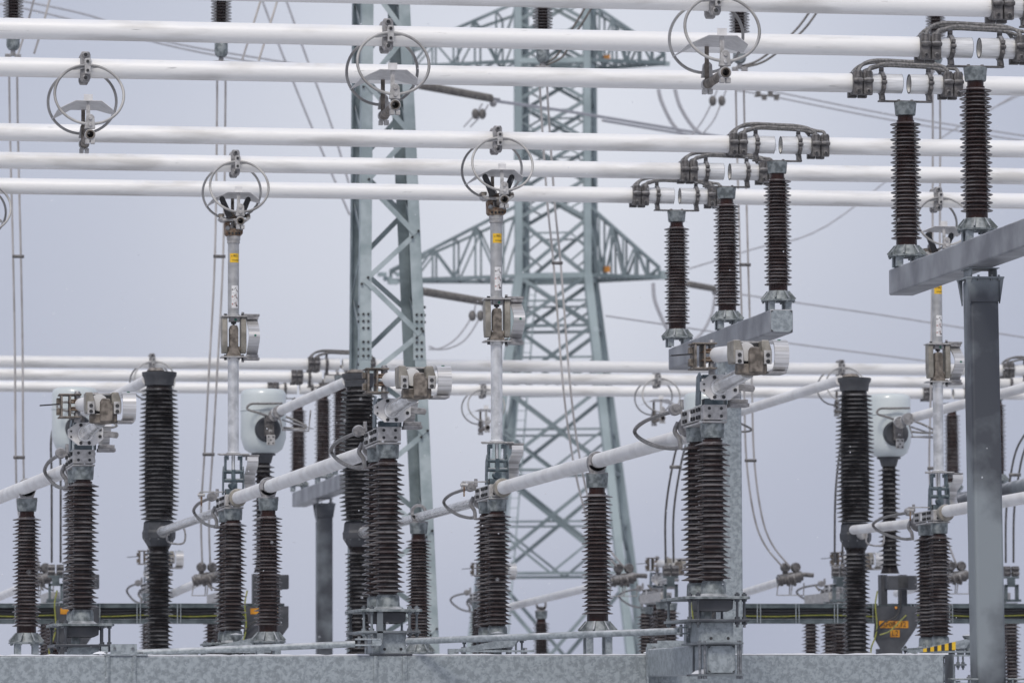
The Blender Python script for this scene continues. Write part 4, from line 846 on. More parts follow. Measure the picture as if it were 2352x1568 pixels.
# ------------------------------------------------------------------ instrument transformers with pale tanks
def text_mesh(s, size, name, m, parent, loc, rot=(PI/2, 0, 0), ext=0.001):
    c = bpy.data.curves.new(name, 'FONT'); c.body = s; c.size = size; c.extrude = ext; c.align_x = 'CENTER'; c.align_y = 'CENTER'
    tmp = bpy.data.objects.new('tmp', c); COL.objects.link(tmp)
    bpy.context.view_layer.update()
    me = bpy.data.meshes.new_from_object(tmp); bpy.data.objects.remove(tmp)
    me.name = name; me.materials.clear(); me.materials.append(MATS[m]); o = bpy.data.objects.new(name, me); COL.objects.link(o)
    o.parent = parent; o.location = loc; o.rotation_euler = rot; return o
YT = 72.5
def mk_ct(lab, loc, sign=None, box=True):
    t = thing('current_transformer', lab, 'transformer', loc, 'pale tanks on dark insulators')
    b = 5.73; r = 0.352     # tank bottom height (world z = local z)
    tank = MB().lathe([(0, b), (0.16, b), (0.22, b+0.02), (0.29, b+0.07), (0.322, b+0.15), (r, b+0.25), (r, b+0.90), (r-0.012, b+0.955), (r-0.04, b+0.985), (r-0.09, b+1.0), (0, b+1.01)], 48).build('tank', 'mint_paint', t)
    MB().lathe([(r, b+0.66), (r+0.012, b+0.665), (r+0.012, b+0.675), (r, b+0.68)], 48).build('tank_seam', 'mint_paint', tank)
    MB().lathe([(0, b-0.14), (0.12, b-0.14), (0.15, b-0.03), (0.19, b-0.02), (0.19, b), (0, b)], 32).build('neck', 'charcoal_steel', t)
    MB().lathe(shed_profile(4.02, b-0.13, 0.15, 0.175, 0.175, 0.105, 0.105), 40).lathe([(0.15, 3.90), (0.11, 4.03)], 24).build('porcelain', 'black_brown_porcelain', t)
    # side terminal facing the camera
    MB().lathe([(0, -r-0.05), (0.175, -r-0.05), (0.20, -r-0.02), (0.20, -0.25), (0, -0.25)], 28, (0.03, 0, b+0.36), 'y').build('terminal_disc', 'charcoal_steel', t)
    tm = MB().box((0.04, -r-0.09, b+0.40), (0.15, 0.06, 0.30)).box((0.04, -r-0.13, b+0.52), (0.11, 0.06, 0.10)); tmo = tm.build('terminal_block', 'dark_cast_metal', t, 0.01)
    pl = MB().box((0.06, -r-0.135, b+0.19), (0.13, 0.02, 0.16)).build('terminal_palm', 'cast_aluminium', t, 0.004)
    d = MB()
    for x, z in ((-0.035, 0.05), (0.035, 0.05), (-0.035, -0.05), (0.035, -0.05), (0, 0)): d.cyl((0.06+x, -r-0.146, b+0.19+z), (0.06+x, -r-0.152, b+0.19+z), 0.013, n=10)
    d.build('bolt', 'bolt_black', pl)
    text_mesh('P1', 0.055, 'marking', 'white_label', tmo, (0.06, -r-0.122, b+0.33))
    MB().tube(catmull([(0.0, -r-0.12, b+0.56), (-0.12, -r-0.16, b+0.60), (-0.30, -r-0.14, b+0.66), (-0.25, -r-0.12, b+0.74), (-0.05, -r-0.08, b+0.75), (0.25, -r-0.03, b+0.76)], 6), 0.018, 8).build('bonding_cable', 'stranded_cable', t)
    MB().tube(catmull([(0.30, -r-0.1, b+0.55), (0.42, -r-0.15, b+0.50), (0.60, -r-0.2, b+0.40), (0.50, -r-0.2, b+0.36), (0.25, -r-0.15, b+0.38)], 5), 0.017, 8).build('loop_cable', 'stranded_cable', t)
    # support
    MB().box((0.12, -0.20, 3.75), (0.48, 0.25, 0.22)).build('junction_box', 'charcoal_steel', t, 0.015)
    MB().box((0.13, -0.327, 3.75), (0.16, 0.006, 0.17)).build('box_lid', 'bolt_black', t)
    for x in (-0.12, 0.20): MB().box((x, 0, 3.64), (0.10, 0.20, 0.48)).build('stand_foot', 'charcoal_steel', t)
    MB().box((0, 0, 3.395), (0.40, 0.3, 0.02)).build('mount_plate', 'tray_steel', t)
    c = MB().prism([(-0.30, 3.38), (0.36, 3.38), (0.36, 3.06), (0.12, 2.72), (0.12, 0.0), (-0.24, 0.0), (-0.24, 2.72), (-0.34, 2.9)], -0.28, -0.255)
    c.box((-0.06, -0.1, 1.36), (0.34, 0.29, 2.71))
    c.build('support_post', 'charcoal_steel', t)
    if sign == 'right':
        s1 = MB().box((-0.02, -0.287, 3.095), (0.47, 0.006, 0.11)).build('name_sign', 'orange_sign', t)
        text_mesh('AF08T12', 0.108, 'lettering', 'label_ink', s1, (-0.02, -0.2915, 3.093))
        s2 = MB().box((0.0, -0.287, 2.955), (0.15, 0.006, 0.115)).build('name_sign', 'orange_sign', t)
        text_mesh('L2', 0.115, 'lettering', 'label_ink', s2, (0.0, -0.2915, 2.953))
    elif sign == 'left':
        MB().box((-0.02, -0.287, 3.30), (0.42, 0.006, 0.09)).build('name_sign', 'orange_sign', t)
    for z in (3.36, 3.13):
        MB().cyl((0.02, -0.285, z), (0.02, -0.295, z), 0.02, n=10).build('orange_cap', 'orange_dot', t)
    MB().tube(catmull([(-0.28, -0.3, 3.62), (-0.32, -0.32, 3.4), (-0.30, -0.33, 3.1), (-0.33, -0.34, 2.9), (-0.40, -0.33, 2.7), (-0.37, -0.3, 2.4)], 6), 0.012, 6).build('earth_wire', 'yellow_green_wire', t)
    MB().tube(catmull([(0.10, -0.3, 3.62), (0.08, -0.33, 3.4), (0.0, -0.35, 3.22), (-0.2, -0.35, 3.12), (-0.34, -0.33, 2.96)], 6), 0.014, 6).build('black_cable', 'black_plastic', t)
    if sign == 'right': MB().tube(catmull([(0.18, -0.3, 3.24), (0.05, -0.36, 3.13), (-0.10, -0.36, 2.99), (-0.26, -0.34, 2.93)], 6), 0.011, 6).build('earth_wire', 'yellow_green_wire', t)
    return t
TX = [P(u, 900, YT).x for u in (172, 605, 1622, 2040)]
tl = ['pale tank partly hidden by the left near folded disconnector', 'pale rounded tank transformer right of the left closed pole', 'pale tank mostly hidden behind the right near folded disconnector', 'pale tank transformer at right with orange sign AF08T12 L2 on its post']
for i, x in enumerate(TX): mk_ct(tl[i], (x, YT, 0), {3: 'right', 1: 'left', 0: 'left'}.get(i))
mk_ct('pale tank transformer beyond the right edge beside the grey column', (P(2475, 900, YT).x, YT, 0))
# tubes from tank terminals to breaker tops
def t2(a, b, lab): ctube(a, b, 0.075, lab, 'white_frost_tube', 'white tubes from pale tanks to breaker tops')
t2(P(195, 945, YT-0.5), P(338, 872, 67), 'blurred white tube from the left pale tank to the left breaker top')
t2(P(632, 948, YT-0.5), P(798, 875, 67), 'white tube from the second pale tank to the middle breaker top')
t2(P(1700, 945, YT-0.5), P(1930, 873, 67), 'white tube rising from the right near disconnector to the right breaker top')
t2(P(2062, 968, YT-0.6), P(2420, 872, 67), 'white tube from the right pale tank toward the upper right edge')
for u, v, Y, lab in ((640, 945, 71.6, 'sleeve clamp with wire loops on the tube of the second pale tank'), (2085, 962, 71.3, 'sleeve clamp with wire loops on the tube of the right pale tank')):
    p = P(u, v, Y); t = thing('sleeve_clamp', lab, 'clamp', p, 'sleeve clamps on the tank tubes')
    MB().lathe([(0.07, -0.06), (0.094, -0.06), (0.094, 0.06), (0.07, 0.06)], 20, (0,0,0), 'y').build('sleeve', 'clamp_metal', t)
    MB().lathe([(0.07, 0.35), (0.095, 0.35), (0.095, 0.43), (0.07, 0.43)], 20, (-0.02,0,-0.03), 'y').build('sleeve', 'clamp_metal', t)
    MB().tube([(0.0, -0.1, -0.1), (0.05, -0.1, -0.28), (0.45, -0.1, -0.30), (0.48, -0.1, 0.02)], 0.014, 6).tube([(0.05, 0, -0.12), (0.30, 0, -0.2), (0.55, 0, -0.26), (0.30, 0, -0.27), (0.05, 0, -0.28)], 0.014, 6).build('wire_loop', 'clamp_metal', t)
o = MB().cyl(P(2190, 1158, 70), P(2420, 1100, 66), 0.12, n=24).build('connection_tube', 'dark_galvanised'); tag(o, 'thick dark grey tube at the right edge behind the tall column', 'tube')

# ------------------------------------------------------------------ cable tray beams
def tray(x0, x1, lab):
    L = x1-x0; y = YT+0.02
    t = thing('cable_tray_beam', lab, 'beam', (x0, y, 3.12), 'horizontal tray beams at the transformers')
    for z in (0.27, 0.03):
        MB().box((L/2, 0, z), (L, 0.20, 0.07)).box((L/2, -0.105, z+0.03), (L, 0.012, 0.012)).build('channel', 'tray_steel', t, 0.004)
    MB().box((L/2, 0.06, 0.15), (L, 0.02, 0.18)).build('web', 'charcoal_steel', t)
    for k in range(int(L/0.62)):
        MB().box((0.4+k*0.62, -0.115, 0.15), (0.014, 0.012, 0.30)).box((0.45+k*0.62, -0.115, 0.15), (0.014, 0.012, 0.30)).build('strap', 'galvanised_steel', t)
    for z, r, m in ((0.205, 0.022, 'black_plastic'), (0.155, 0.02, 'black_plastic'), (0.115, 0.010, 'yellow_green_wire')):
        pts = [(x_*L/14, -0.06, z+0.012*math.sin(x_*1.7)) for x_ in range(15)]
        MB().tube(catmull(pts, 4), r, 6).build('cable', m, t)
xl = P(652, 1400, YT).x
tray(P(-120, 1400, YT).x, xl, 'dark channel beam with yellow-green wire at lower left')
tray(P(1590, 1400, YT).x, P(2500, 1400, YT).x, 'dark channel beam with yellow-green wire at lower right')

# ------------------------------------------------------------------ far low disconnect switches with dropper clamps
def mk_low():
    t = thing('earthing_switch', '', 'switch', (0,0,0), 'blurred low switches behind the transformers')
    for y, h in ((0, 3.62), (0.75, 3.66), (2.15, 3.60)):
        p = MB().lathe(shed_profile(1.9, h-0.12, 0.12, 0.165, 0.14, 0.09, 0.09), 32, (0 if y < 2 else -0.02, y, 0)).build('insulator', 'brown_porcelain', t)
        MB().lathe([(0, h-0.13), (0.10, h-0.13), (0.115, h-0.02), (0.115, h), (0, h)], 24, (0, y, 0)).build('cap', 'galvanised_casting', p)
        MB().lathe([(0, 0), (0.10, 0), (0.10, 1.88), (0, 1.88)], 16, (0, y, 0)).build('pillar', 'galvanised_steel', t)
    MB().box((0, 1.35, 3.73), (0.20, 1.9, 0.16)).build('box_arm', 'cast_aluminium', t, 0.008)
    f = MB().box((0, 0.02, 3.66), (0.30, 0.25, 0.04))
    for x in (-0.10, 0.10): f.box((x, 0, 3.80), (0.04, 0.12, 0.26))
    f.box((0, 0, 3.92), (0.24, 0.12, 0.04)); f.box((0, 0, 3.99), (0.12, 0.10, 0.14)); f.box((0, 0, 4.06), (0.26, 0.12, 0.03)); f.build('bracket', 'tray_steel', t)
    c = MB()
    for x in (-0.075, 0.075):
        c.box((x, 0, 4.17), (0.12, 0.11, 0.18)); c.cyl((x-0.06, -0.06, 4.21), (x+0.06, -0.06, 4.21), 0.026, n=10); c.cyl((x-0.06, -0.06, 4.13), (x+0.06, -0.06, 4.13), 0.026, n=10)
    c.build('cable_clamp', 'dark_cast_metal', t, 0.012)
    m = MB().tube(catmull([(-0.15, 0.9, 3.85), (-0.2, 1.0, 3.95), (-0.1, 1.2, 3.9), (0.05, 1.4, 3.86)], 5), 0.015, 6).build('bonding_cable', 'dark_cable', t)
    return t
lw_ = mk_low(); YL = 80.0
for i, (u, lab) in enumerate(((128, 'blurred low switch with paired clamp left of the left near twin insulators'), (520, 'blurred low switch hidden behind the left closed disconnector insulators'), (1540, 'blurred low switch with paired clamp left of the right near twin insulators'),
                              (1928, 'blurred low switch with paired clamp just left of the right breaker'), (2322, 'blurred low switch with paired clamp at the right edge'))):
    l = (P(u, 1300, YL).x, YL, 0)
    if i == 0: lw_.location = l; lw_['label'] = lab
    else: dup(lw_, l, lab)

# low tubes with flexible end connectors
YF = 83.0
def low_tube(u0, v0, u1, v1, lab, Y1=91):
    a = P(u0, v0, YF); b = P(u1, v1, Y1)
    t = thing('low_tube', lab, 'tube', a, 'blurred low white tubes')
    MB().cyl((0,0,0), b-a, 0.075, n=24).build('tube', 'white_frost_tube', t)
    m = MB()
    for y in (-0.10, 0.12): m.lathe([(0.076, y-0.05), (0.115, y-0.05), (0.115, y+0.05), (0.076, y+0.05)], 20, (0, 0, 0), 'y')
    m.box((-0.02, 0, 0.0), (0.40, 0.24, 0.15)); m.cyl((-0.26, -0.1, -0.05), (0.20, -0.1, 0.05), 0.09, n=12); m.cyl((0.1, -0.05, 0.08), (0.42, -0.05, 0.06), 0.045, n=8)
    for x in (-0.2, -0.08, 0.04): m.cyl((x-0.02, -0.11, -0.04), (x+0.02, -0.11, -0.03), 0.11, n=12)
    m.build('end_connector', 'dark_cast_metal', t, 0.01)
    for x in (-0.10, 0.09):
        MB().lathe([(0, -0.08), (0.075, -0.08), (0.09, -0.03), (0.09, 0.03), (0.075, 0.08), (0, 0.08)], 14, (x, -0.05, 0.20), 'y').box((x, -0.03, 0.10), (0.08, 0.10, 0.14)).build('cable_clamp', 'dark_cast_metal', t)
    m = MB()
    for x in (-0.24, 0.02):
        m.tube([(x, -0.1, -0.06), (x-0.03, -0.1, -0.30), (x+0.20, -0.1, -0.30), (x+0.21, -0.1, -0.08)], 0.014, 6)
    m.build('wire_frame', 'clamp_metal', t)
    return a
F = {}
F[0] = low_tube(92, 1330, -60, 1395, 'blurred low tube at the left edge behind the leftmost support insulator')
F[1] = low_tube(475, 1328, 330, 1392, 'blurred low tube with connector left of the left closed disconnector')
F[2] = low_tube(1432, 1330, 1150, 1398, 'blurred low tube passing the lone support insulator', 96)
F[3] = low_tube(1815, 1328, 1640, 1382, 'blurred low tube with connector in the gap right of the galvanised column')
F[4] = low_tube(2195, 1325, 2060, 1362, 'blurred low tube with connector left of the tall grey column')
p = P(1243, 1392, 93); sl = dup(sp, (p.x, p.y, p.z-1.83), 'small blurred far support insulator near the ladder of the pylon', group='distant post insulators'); 

# ------------------------------------------------------------------ hanging strings and paired droppers
YS = 77.0
def mk_string():
    t = thing('hanging_insulator', '', 'insulator', (0,0,0), 'hanging insulator strings at the top edge')
    MB().lathe(shed_profile(0.34, 3.2, 0.10, 0.175, 0.165, 0.08, 0.08), 32).lathe([(0.07, 0.25), (0.07, 0.36)], 20).build('porcelain', 'brown_porcelain', t)
    MB().lathe([(0, 0.02), (0.07, 0.02), (0.10, 0.06), (0.11, 0.10), (0.11, 0.24), (0.095, 0.27), (0, 0.27)], 24).build('end_fitting', 'galvanised_casting', t)
    MB().box((0, 0, -0.03), (0.08, 0.06, 0.10)).box((-0.08, 0, -0.09), (0.10, 0.08, 0.09)).box((0.08, 0, -0.09), (0.10, 0.08, 0.09)).build('dropper_clamp', 'clamp_metal', t, 0.01)
    return t
hs = mk_string()
for i, (u, v, lab) in enumerate(((30, 118, 'hanging insulator string at the top left corner'), (508, 134, 'hanging insulator string at the top, left of the lattice column'), (1247, 146, 'hanging insulator string in front of the pylon top'),
                                 (1699, 148, 'hanging insulator string behind the topmost double ring'), (2150, 150, 'hanging insulator string behind the upper right jumper cables'))):
    l = P(u, v, YS)
    if i == 0: hs.location = l; hs['label'] = lab
    else: dup(hs, l, lab)
gb = thing('gantry_beam', 'steel gantry beam above the picture from which the brown strings hang', 'beam', (8, 77, hs.location.z+3.2))
for y_ in (0, 3.3): MB().box((0, y_, 0.16), (34, 0.22, 0.30)).build('chord', 'pale_lattice_steel', gb)
for k in range(18): MB().bar((-17+k*2, 0.1, 0.16), (-16+k*2, 3.2, 0.16), 0.09).build('brace', 'pale_lattice_steel', gb)
def pair(ptsA, off, spacers, lab, m='pale_cable', Y=77.0, Yend=None, r=0.019):
    a0 = P(*ptsA[0], Y); n = len(ptsA)
    t = thing('dropper_pair', lab, 'cables', a0, 'pairs of dropper conductors')
    base = []
    for i, (u, v) in enumerate(ptsA):
        y = Y+((Yend or Y)-Y)*i/(n-1); base.append(P(u, v, y)-a0)
    for s_ in (-1, 1):
        MB().tube(catmull([b+Vector((s_*off/2, 0, 0)) for b in base], 6), r, 8).build('cable', m, t)
    for u, v in spacers:
        c = P(u, v, Y)-a0; MB().box(c, (off+0.06, 0.05, 0.055)).box(c, (off+0.02, 0.06, 0.03)).build('spacer', 'dark_cast_metal', t, 0.01)
    return t
pair([(30, 150), (32, 300), (39, 590), (43, 800), (45, 1050), (52, 1180), (85, 1312)], 0.13, [(42, 589), (44, 1050)], 'pair of pale vertical conductors at the left edge', Yend=YF)
pair([(508, 150), (508, 250), (503, 590), (488, 880), (479, 1040), (471, 1180), (474, 1310)], 0.14, [(504, 589), (479, 1043)], 'pair of pale conductors just left of the left closed pole', Yend=YF)
pair([(1247, 160), (1251, 250), (1266, 470), (1280, 610), (1301, 880), (1320, 1030), (1345, 1150), (1378, 1240), (1432, 1310)], 0.125, [(1280, 604)], 'pair of pale conductors crossing the pylon from top to bottom', Yend=YF)
pair([(1700, 160), (1700, 250), (1707, 520), (1712, 700), (1718, 880), (1723, 1050), (1740, 1180), (1765, 1250), (1812, 1308)], 0.14, [(1711, 608), (1724, 1057)], 'pair of pale conductors right of the galvanised column', Yend=YF)
pair([(2150, 160), (2151, 300), (2150, 600), (2146, 900), (2143, 1080), (2155, 1200), (2192, 1305)], 0.13, [(2143, 1075)], 'pair of pale conductors beside the right closed pole', Yend=YF)
pair([(1600, 960), (1570, 1010), (1552, 1080), (1538, 1180), (1538, 1290)], 0.14, [(1552, 1072)], 'pair of dark conductors dropping left of the right near twin insulators', 'dark_cable', 75, 80)
pair([(140, 960), (128, 1010), (129, 1100), (129, 1290)], 0.15, [], 'pair of dark conductors dropping left of the left near twin insulators', 'dark_cable', 75, 80)
pair([(1960, 900), (1938, 1040), (1928, 1140), (1926, 1290)], 0.14, [], 'pair of dark conductors dropping beside the right breaker', 'dark_cable', 75, 80)
pair([(2375, 980), (2345, 1030), (2330, 1095), (2320, 1180), (2319, 1290)], 0.14, [(2331, 1090)], 'pair of dark conductors at the right edge', 'dark_cable', 75, 80)
pair([(1247, 150), (1285, 130), (1310, 85), (1350, 20), (1385, -60)], 0.11, [], 'pair of pale wires curving up right from the string before the pylon', 'dark_cable', 77, 77)
pair([(1700, 155), (1745, 142), (1790, 110), (1845, 60), (1905, -30)], 0.13, [], 'pair of wires curving up right from the string behind the topmost ring', 'dark_cable', 77, 77)
pair([(60, 124), (80, 60), (96, 0), (110, -40)], 0.26, [], 'pair of pale wires rising at the top left corner', 'pale_cable', 78, 78)
pair([(575, 140), (600, 60), (618, 0), (625, -40)], 0.28, [], 'pair of pale wires rising at the top, right of the second string', 'pale_cable', 78, 78)
# ------------------------------------------------------------------ gantry lattice column
YT1, DT = 80.5, 1.35
def angle_bar(m, a, b, wd, th=0.014, side=1, flip=1):
    # L profile: flange parallel to the face (x) and flange along y
    a, b = Vector(a), Vector(b)
    d = (b-a).normalized(); x = Vector((1, 0, 0)); x = (x-d*x.dot(d)).normalized(); y = Vector((0, 1, 0))
    for (o, sx, sy) in ((x*wd/2*side, wd, th), (y*wd/2*flip, th, wd)):
        R = Matrix((x, y, d)).transposed(); m.box((a+b)/2+o, (sx, sy, (b-a).length), R)
lt = thing('lattice_column', 'pale galvanised lattice column rising through the picture left of centre', 'lattice column', (P(905, 1500, YT1).x, YT1, 0))
org = Vector(lt.location)
def LX(v, side):   # front leg outer corner at height given by sight v
    t = (v-20)/1380.0
    u = (833+(822-833)*t) if side < 0 else (941+(1004-941)*t)
    return P(u, v, YT1)
def leg_pt(z, side, back):
    a, b = LX(20, side), LX(1400, side); f = (z-b.z)/(a.z-b.z); p = b+(a-b)*f
    return Vector((p.x, YT1+(DT if back else 0), z))-org
for side in (-1, 1):
    for back in (0, 1):
        m = MB(); angle_bar(m, leg_pt(0, side, back), leg_pt(17.5, side, back), 0.19, 0.018, -side, -1 if back else 1)
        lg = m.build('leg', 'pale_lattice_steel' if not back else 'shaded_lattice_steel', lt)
        if not back:
            c = leg_pt(P(900, 770, YT1).z, side, 0)
            MB().box(c+Vector((-side*0.10, -0.012, 0)), (0.20, 0.012, 0.85)).build('splice_plate', 'pale_lattice_steel', lg)
            b = MB()
            for z in (-0.36, -0.24, -0.12, 0.12, 0.24, 0.36):
                for x in (-0.055, -0.14): b.cyl(c+Vector((-side*-x if False else side*x, -0.02, z)), c+Vector((side*x, -0.042, z)), 0.024, n=6)
            for z in (-0.5, -0.36, -0.24, 0.24, 0.36, 0.5): b.cyl(c+Vector((side*-0.005, 0.08, z)), c+Vector((side*0.03, 0.08, z)), 0.026, n=6)
            b.build('bolt', 'bolt_black', lg)
zr = [P(900, v, YT1).z for v in (-150, 80, 308, 537, 767, 995, 1225, 1450)]
zl = [P(900, v, YT1).z for v in (-40, 194, 420, 645, 870, 1110, 1340, 1560)]
def brace(p, q, nm, dy=-0.02, w=0.10, mt='pale_lattice_steel'):
    m = MB(); d = (q-p); m.bar(p, q, 0.012, w); 
    mm = m.build('brace', mt, lt)
    return mm
def bolts(pts, dy):
    b = MB()
    for p in pts:
        for k in (-0.06, 0.05): b.cyl(p+Vector((k, dy, k)), p+Vector((k, dy-0.03, k)), 0.024, n=6)
    b.build('bolt_group', 'bolt_black', lt)
fr = []
for k in range(len(zr)-1):
    A = leg_pt(zr[k], 1, 0)+Vector((-0.08, -0.01, 0)); B = leg_pt(zl[k], -1, 0)+Vector((0.08, -0.01, 0)); C2 = leg_pt(zr[k+1], 1, 0)+Vector((-0.08, -0.025, 0)); B2 = B+Vector((0, -0.015, 0))
    def flat(p, q, mt='pale_lattice_steel', w=0.088):
        d = (q-p).normalized(); n = Vector((0, 1, 0)); x = d.cross(n).normalized(); R = Matrix((x, n, d)).transposed()
        MB().box((p+q)/2, (w, 0.012, (q-p).length), R).build('brace', mt, lt)
    flat(A, B); flat(B2, C2); fr += [A, B, C2]
    # back face, opposite zigzag
    A = leg_pt(zr[k]-0.4, -1, 1)+Vector((0.08, 0, 0)); B = leg_pt(zl[k]-0.4, 1, 1)+Vector((-0.08, 0, 0)); C2 = leg_pt(zr[k+1]-0.4, -1, 1)+Vector((0.08, 0.015, 0))
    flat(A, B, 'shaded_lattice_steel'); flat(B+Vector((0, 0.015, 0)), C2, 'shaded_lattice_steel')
    for side in (-1, 1):
        p, q, r_ = leg_pt(zr[k]-0.2, side, 0), leg_pt(zl[k]-0.2, side, 1), leg_pt(zr[k+1]-0.2, side, 0)
        for e0, e1, o in ((p, q, 0.0), (q, r_, 0.02)):
            d = (e1-e0).normalized(); n = Vector((1, 0, 0)); n = (n-d*n.dot(d)).normalized(); x = d.cross(n).normalized(); R = Matrix((x, n, d)).transposed()
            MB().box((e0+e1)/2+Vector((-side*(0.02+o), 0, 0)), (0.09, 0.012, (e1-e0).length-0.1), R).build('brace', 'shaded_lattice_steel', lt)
bolts(fr, -0.012)
# ------------------------------------------------------------------ pylon
YP = 165.0
pc = P(1280, 1500, YP); sc_p = (P(1281, 700, YP)-P(1280, 700, YP)).x   # metres per unit
py = thing('pylon', 'large pale green lattice pylon standing in the misty background right of centre', 'pylon', (pc.x, YP, 0))
zt = P(1280, 640, YP).z; zb = 0.0
def corner(z, i):
    zk = P(1280, 1500, YP).z
    s_ = 1.0 if z >= zt else 1.0+1.28*(zt-z)/(zt-zk)
    cx = (P(1278, 640, YP).x-pc.x)
    ox, oy = [(-96, -54), (54, -96), (96, 54), (-54, 96)][i]
    return Vector((cx+ox*sc_p*s_, oy*sc_p*s_, z))
lev = [P(1280, v, YP).z for v in (-120, -30, 60, 150, 240, 330, 420, 510, 640, 755, 900, 1085, 1320)]+[0.0]
for i in range(4):
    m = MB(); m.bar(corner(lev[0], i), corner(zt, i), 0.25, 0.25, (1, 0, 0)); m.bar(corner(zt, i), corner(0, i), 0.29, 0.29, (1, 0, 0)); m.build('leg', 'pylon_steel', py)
for i in range(4):
    j = (i+1) % 4; m = MB()
    for k in range(len(lev)-1):
        a, b, c, d = corner(lev[k], i), corner(lev[k], j), corner(lev[k+1], i), corner(lev[k+1], j)
        big = lev[k] <= zt+0.1; w_ = 0.125 if big else 0.12
        m.bar(a, d, w_); m.bar(b, c, w_)
        if big or k == len(lev)-4: m.bar(c, d, 0.10)
        if not big:
            x_ = (a+d)/2*0.5+(b+c)/2*0.5
            m.bar((a+c)/2, (a+x_)/2, 0.06); m.bar((a+c)/2, (c+x_)/2, 0.06); m.bar((b+d)/2, (b+x_)/2, 0.06); m.bar((b+d)/2, (d+x_)/2, 0.06)
            m.bar((a+x_)/2, (b+x_)/2, 0.06)
        if big:
            m.bar((a+d)/2, (a+c)/2, 0.07); m.bar((b+c)/2, (b+d)/2, 0.07); m.bar((a+c)/2, (c+d)/2, 0.08); m.bar((b+d)/2, (c+d)/2, 0.08)
    m.build('face_bracing', 'shaded_pylon_steel', py)
# crossarms
def arm(zbot, ztop, side, tipx, nm):
    # chords from the two body corners on that side to a tip
    cs = (1, 2) if side > 0 else (0, 3)
    m = MB(); ax = Vector((0.963, -0.27, 0))*side
    tip = Vector((corner(zbot, cs[0]).x*0.5+corner(zbot, cs[1]).x*0.5, 0, zbot))
    mid = (corner(zbot, cs[0])+corner(zbot, cs[1]))/2; tip = mid+ax*tipx
    N = 6; low = []; hi = []
    for c in cs:
        a, b = corner(zbot, c), corner(ztop, c); tt = tip+(a-mid)*0.12; tb = tt+Vector((0, 0, 0.35))
        L_ = [a+(tt-a)*k/N for k in range(N+1)]; H_ = [b+(tb-b)*(k/N) for k in range(N+1)]
        m.bar(a, tt, 0.12); m.bar(b, tb, 0.10)
        for k in range(N):
            m.bar(L_[k+1], H_[k+1], 0.065); m.bar(L_[k], H_[k+1], 0.065) if k % 2 else m.bar(H_[k], L_[k+1], 0.065)
        low.append(L_); hi.append(H_)
    for k in range(N):
        m.bar(low[0][k], low[1][k+1], 0.06); m.bar(low[0][k+1], low[1][k+1], 0.06); m.bar(hi[0][k+1], hi[1][k+1], 0.05)
    o = m.build('crossarm', 'shaded_pylon_steel', py)
    return tip
z1b, z1t = P(1280, 640, YP).z, P(1280, 478, YP).z
z2b, z2t = P(1280, 150, YP).z, P(1280, 15, YP).z
arm(z1b, z1t, 1, 155*sc_p, 'r'); arm(z1b, z1t, -1, 300*sc_p, 'l'); arm(z2b, z2t, 1, 170*sc_p, 'r'); arm(z2b, z2t, -1, 300*sc_p, 'l')
m = MB()
for z in (z1b, z2b):
    m = MB()
    for k in range(4): m.bar(corner(z, k), corner(z, (k+1) % 4), 0.19)
    m.bar(corner(z, 0), corner(z, 2), 0.13); m.bar(corner(z, 1), corner(z, 3), 0.13)
    m.build('belt', 'pylon_steel', py)
m = MB()   # ladder up the pylon
la = corner(0, 1)*0.2+corner(0, 0)*0.8; lb = corner(zt, 1)*0.2+corner(zt, 0)*0.8
for s_ in (-0.16, 0.16): m.bar(la+Vector((s_, 0, 0)), lb+Vector((s_, 0, 0)), 0.04)
for k in range(50):
    c = la+(lb-la)*k/50; m.bar(c-Vector((0.16, 0, 0)), c+Vector((0.16, 0, 0)), 0.03)
m.build('ladder', 'pylon_steel', py)
for v in (143, 625):
    q = P(1381, v, YP)-Vector(py.location); q.y = -1.1; MB().box(q, (0.22, 0.06, 0.2)).build('number_plate', 'orange_dot', py)
for k, (u, v) in enumerate(((1530, 640), (1530, 158), (890, 640))):
    q = P(u, v, YP)-Vector(py.location); m = MB()
    for j in range(5): m.box(q+Vector((random.uniform(-0.5, 0.5), random.uniform(-.2, .2), random.uniform(-0.25, 0.25))), (0.3, 0.2, 0.14))
    m.build('arm_tip_fitting', 'pylon_steel', py)

# strain insulators and conductors
def strain(a, b, lab, Ya=110, Yb=114, r=0.10):
    p, q = P(*a, Ya), P(*b, Yb); t = thing('strain_insulator', lab, 'insulator', p, 'sloping strain insulators of the overhead line')
    d = q-p; L_ = d.length; m = MB()
    prof = []; n = int(L_/0.12)
    for i in range(n):
        z = L_*i/n; prof += [(0.05, z), (r, z+0.03), (r, z+0.045), (0.05, z+0.07)]
    m.lathe(prof+[(0.05, L_)], 16); me = m.build('disc_string', 'dark_cable', t)
    me.rotation_euler = d.to_track_quat('Z', 'Y').to_euler()
    m = MB().bar(d, d*1.12, 0.06).sphere(d*1.03+Vector((0, 0, -0.12)), 0.09); m.build('end_fitting', 'clamp_metal', t)
strain((965, 196), (1128, 226), 'upper dark strain insulator between lattice column and pylon')
strain((965, 668), (1112, 693), 'lower dark strain insulator between lattice column and pylon')
strain((1580, 652), (1640, 663), 'small dark strain insulator at the right tip of the lower pylon arm', 140, 144)
def wire(pts, lab, Y=120, Y2=None, r=0.024, m='far_cable', nm='overhead_wire'):
    n = len(pts); o = MB().tube(catmull([P(u, v, Y+((Y2 or Y)-Y)*i/(n-1)) for i, (u, v) in enumerate(pts)], 6), r, 6).build(nm, m)
    return tag(o, lab, 'wire', 'faint overhead wires')
wire([(-60, -15), (60, 5), (208, 37), (380, 95), (590, 133), (800, 165)], 'upper faint wire crossing the top left sky to the lattice column')
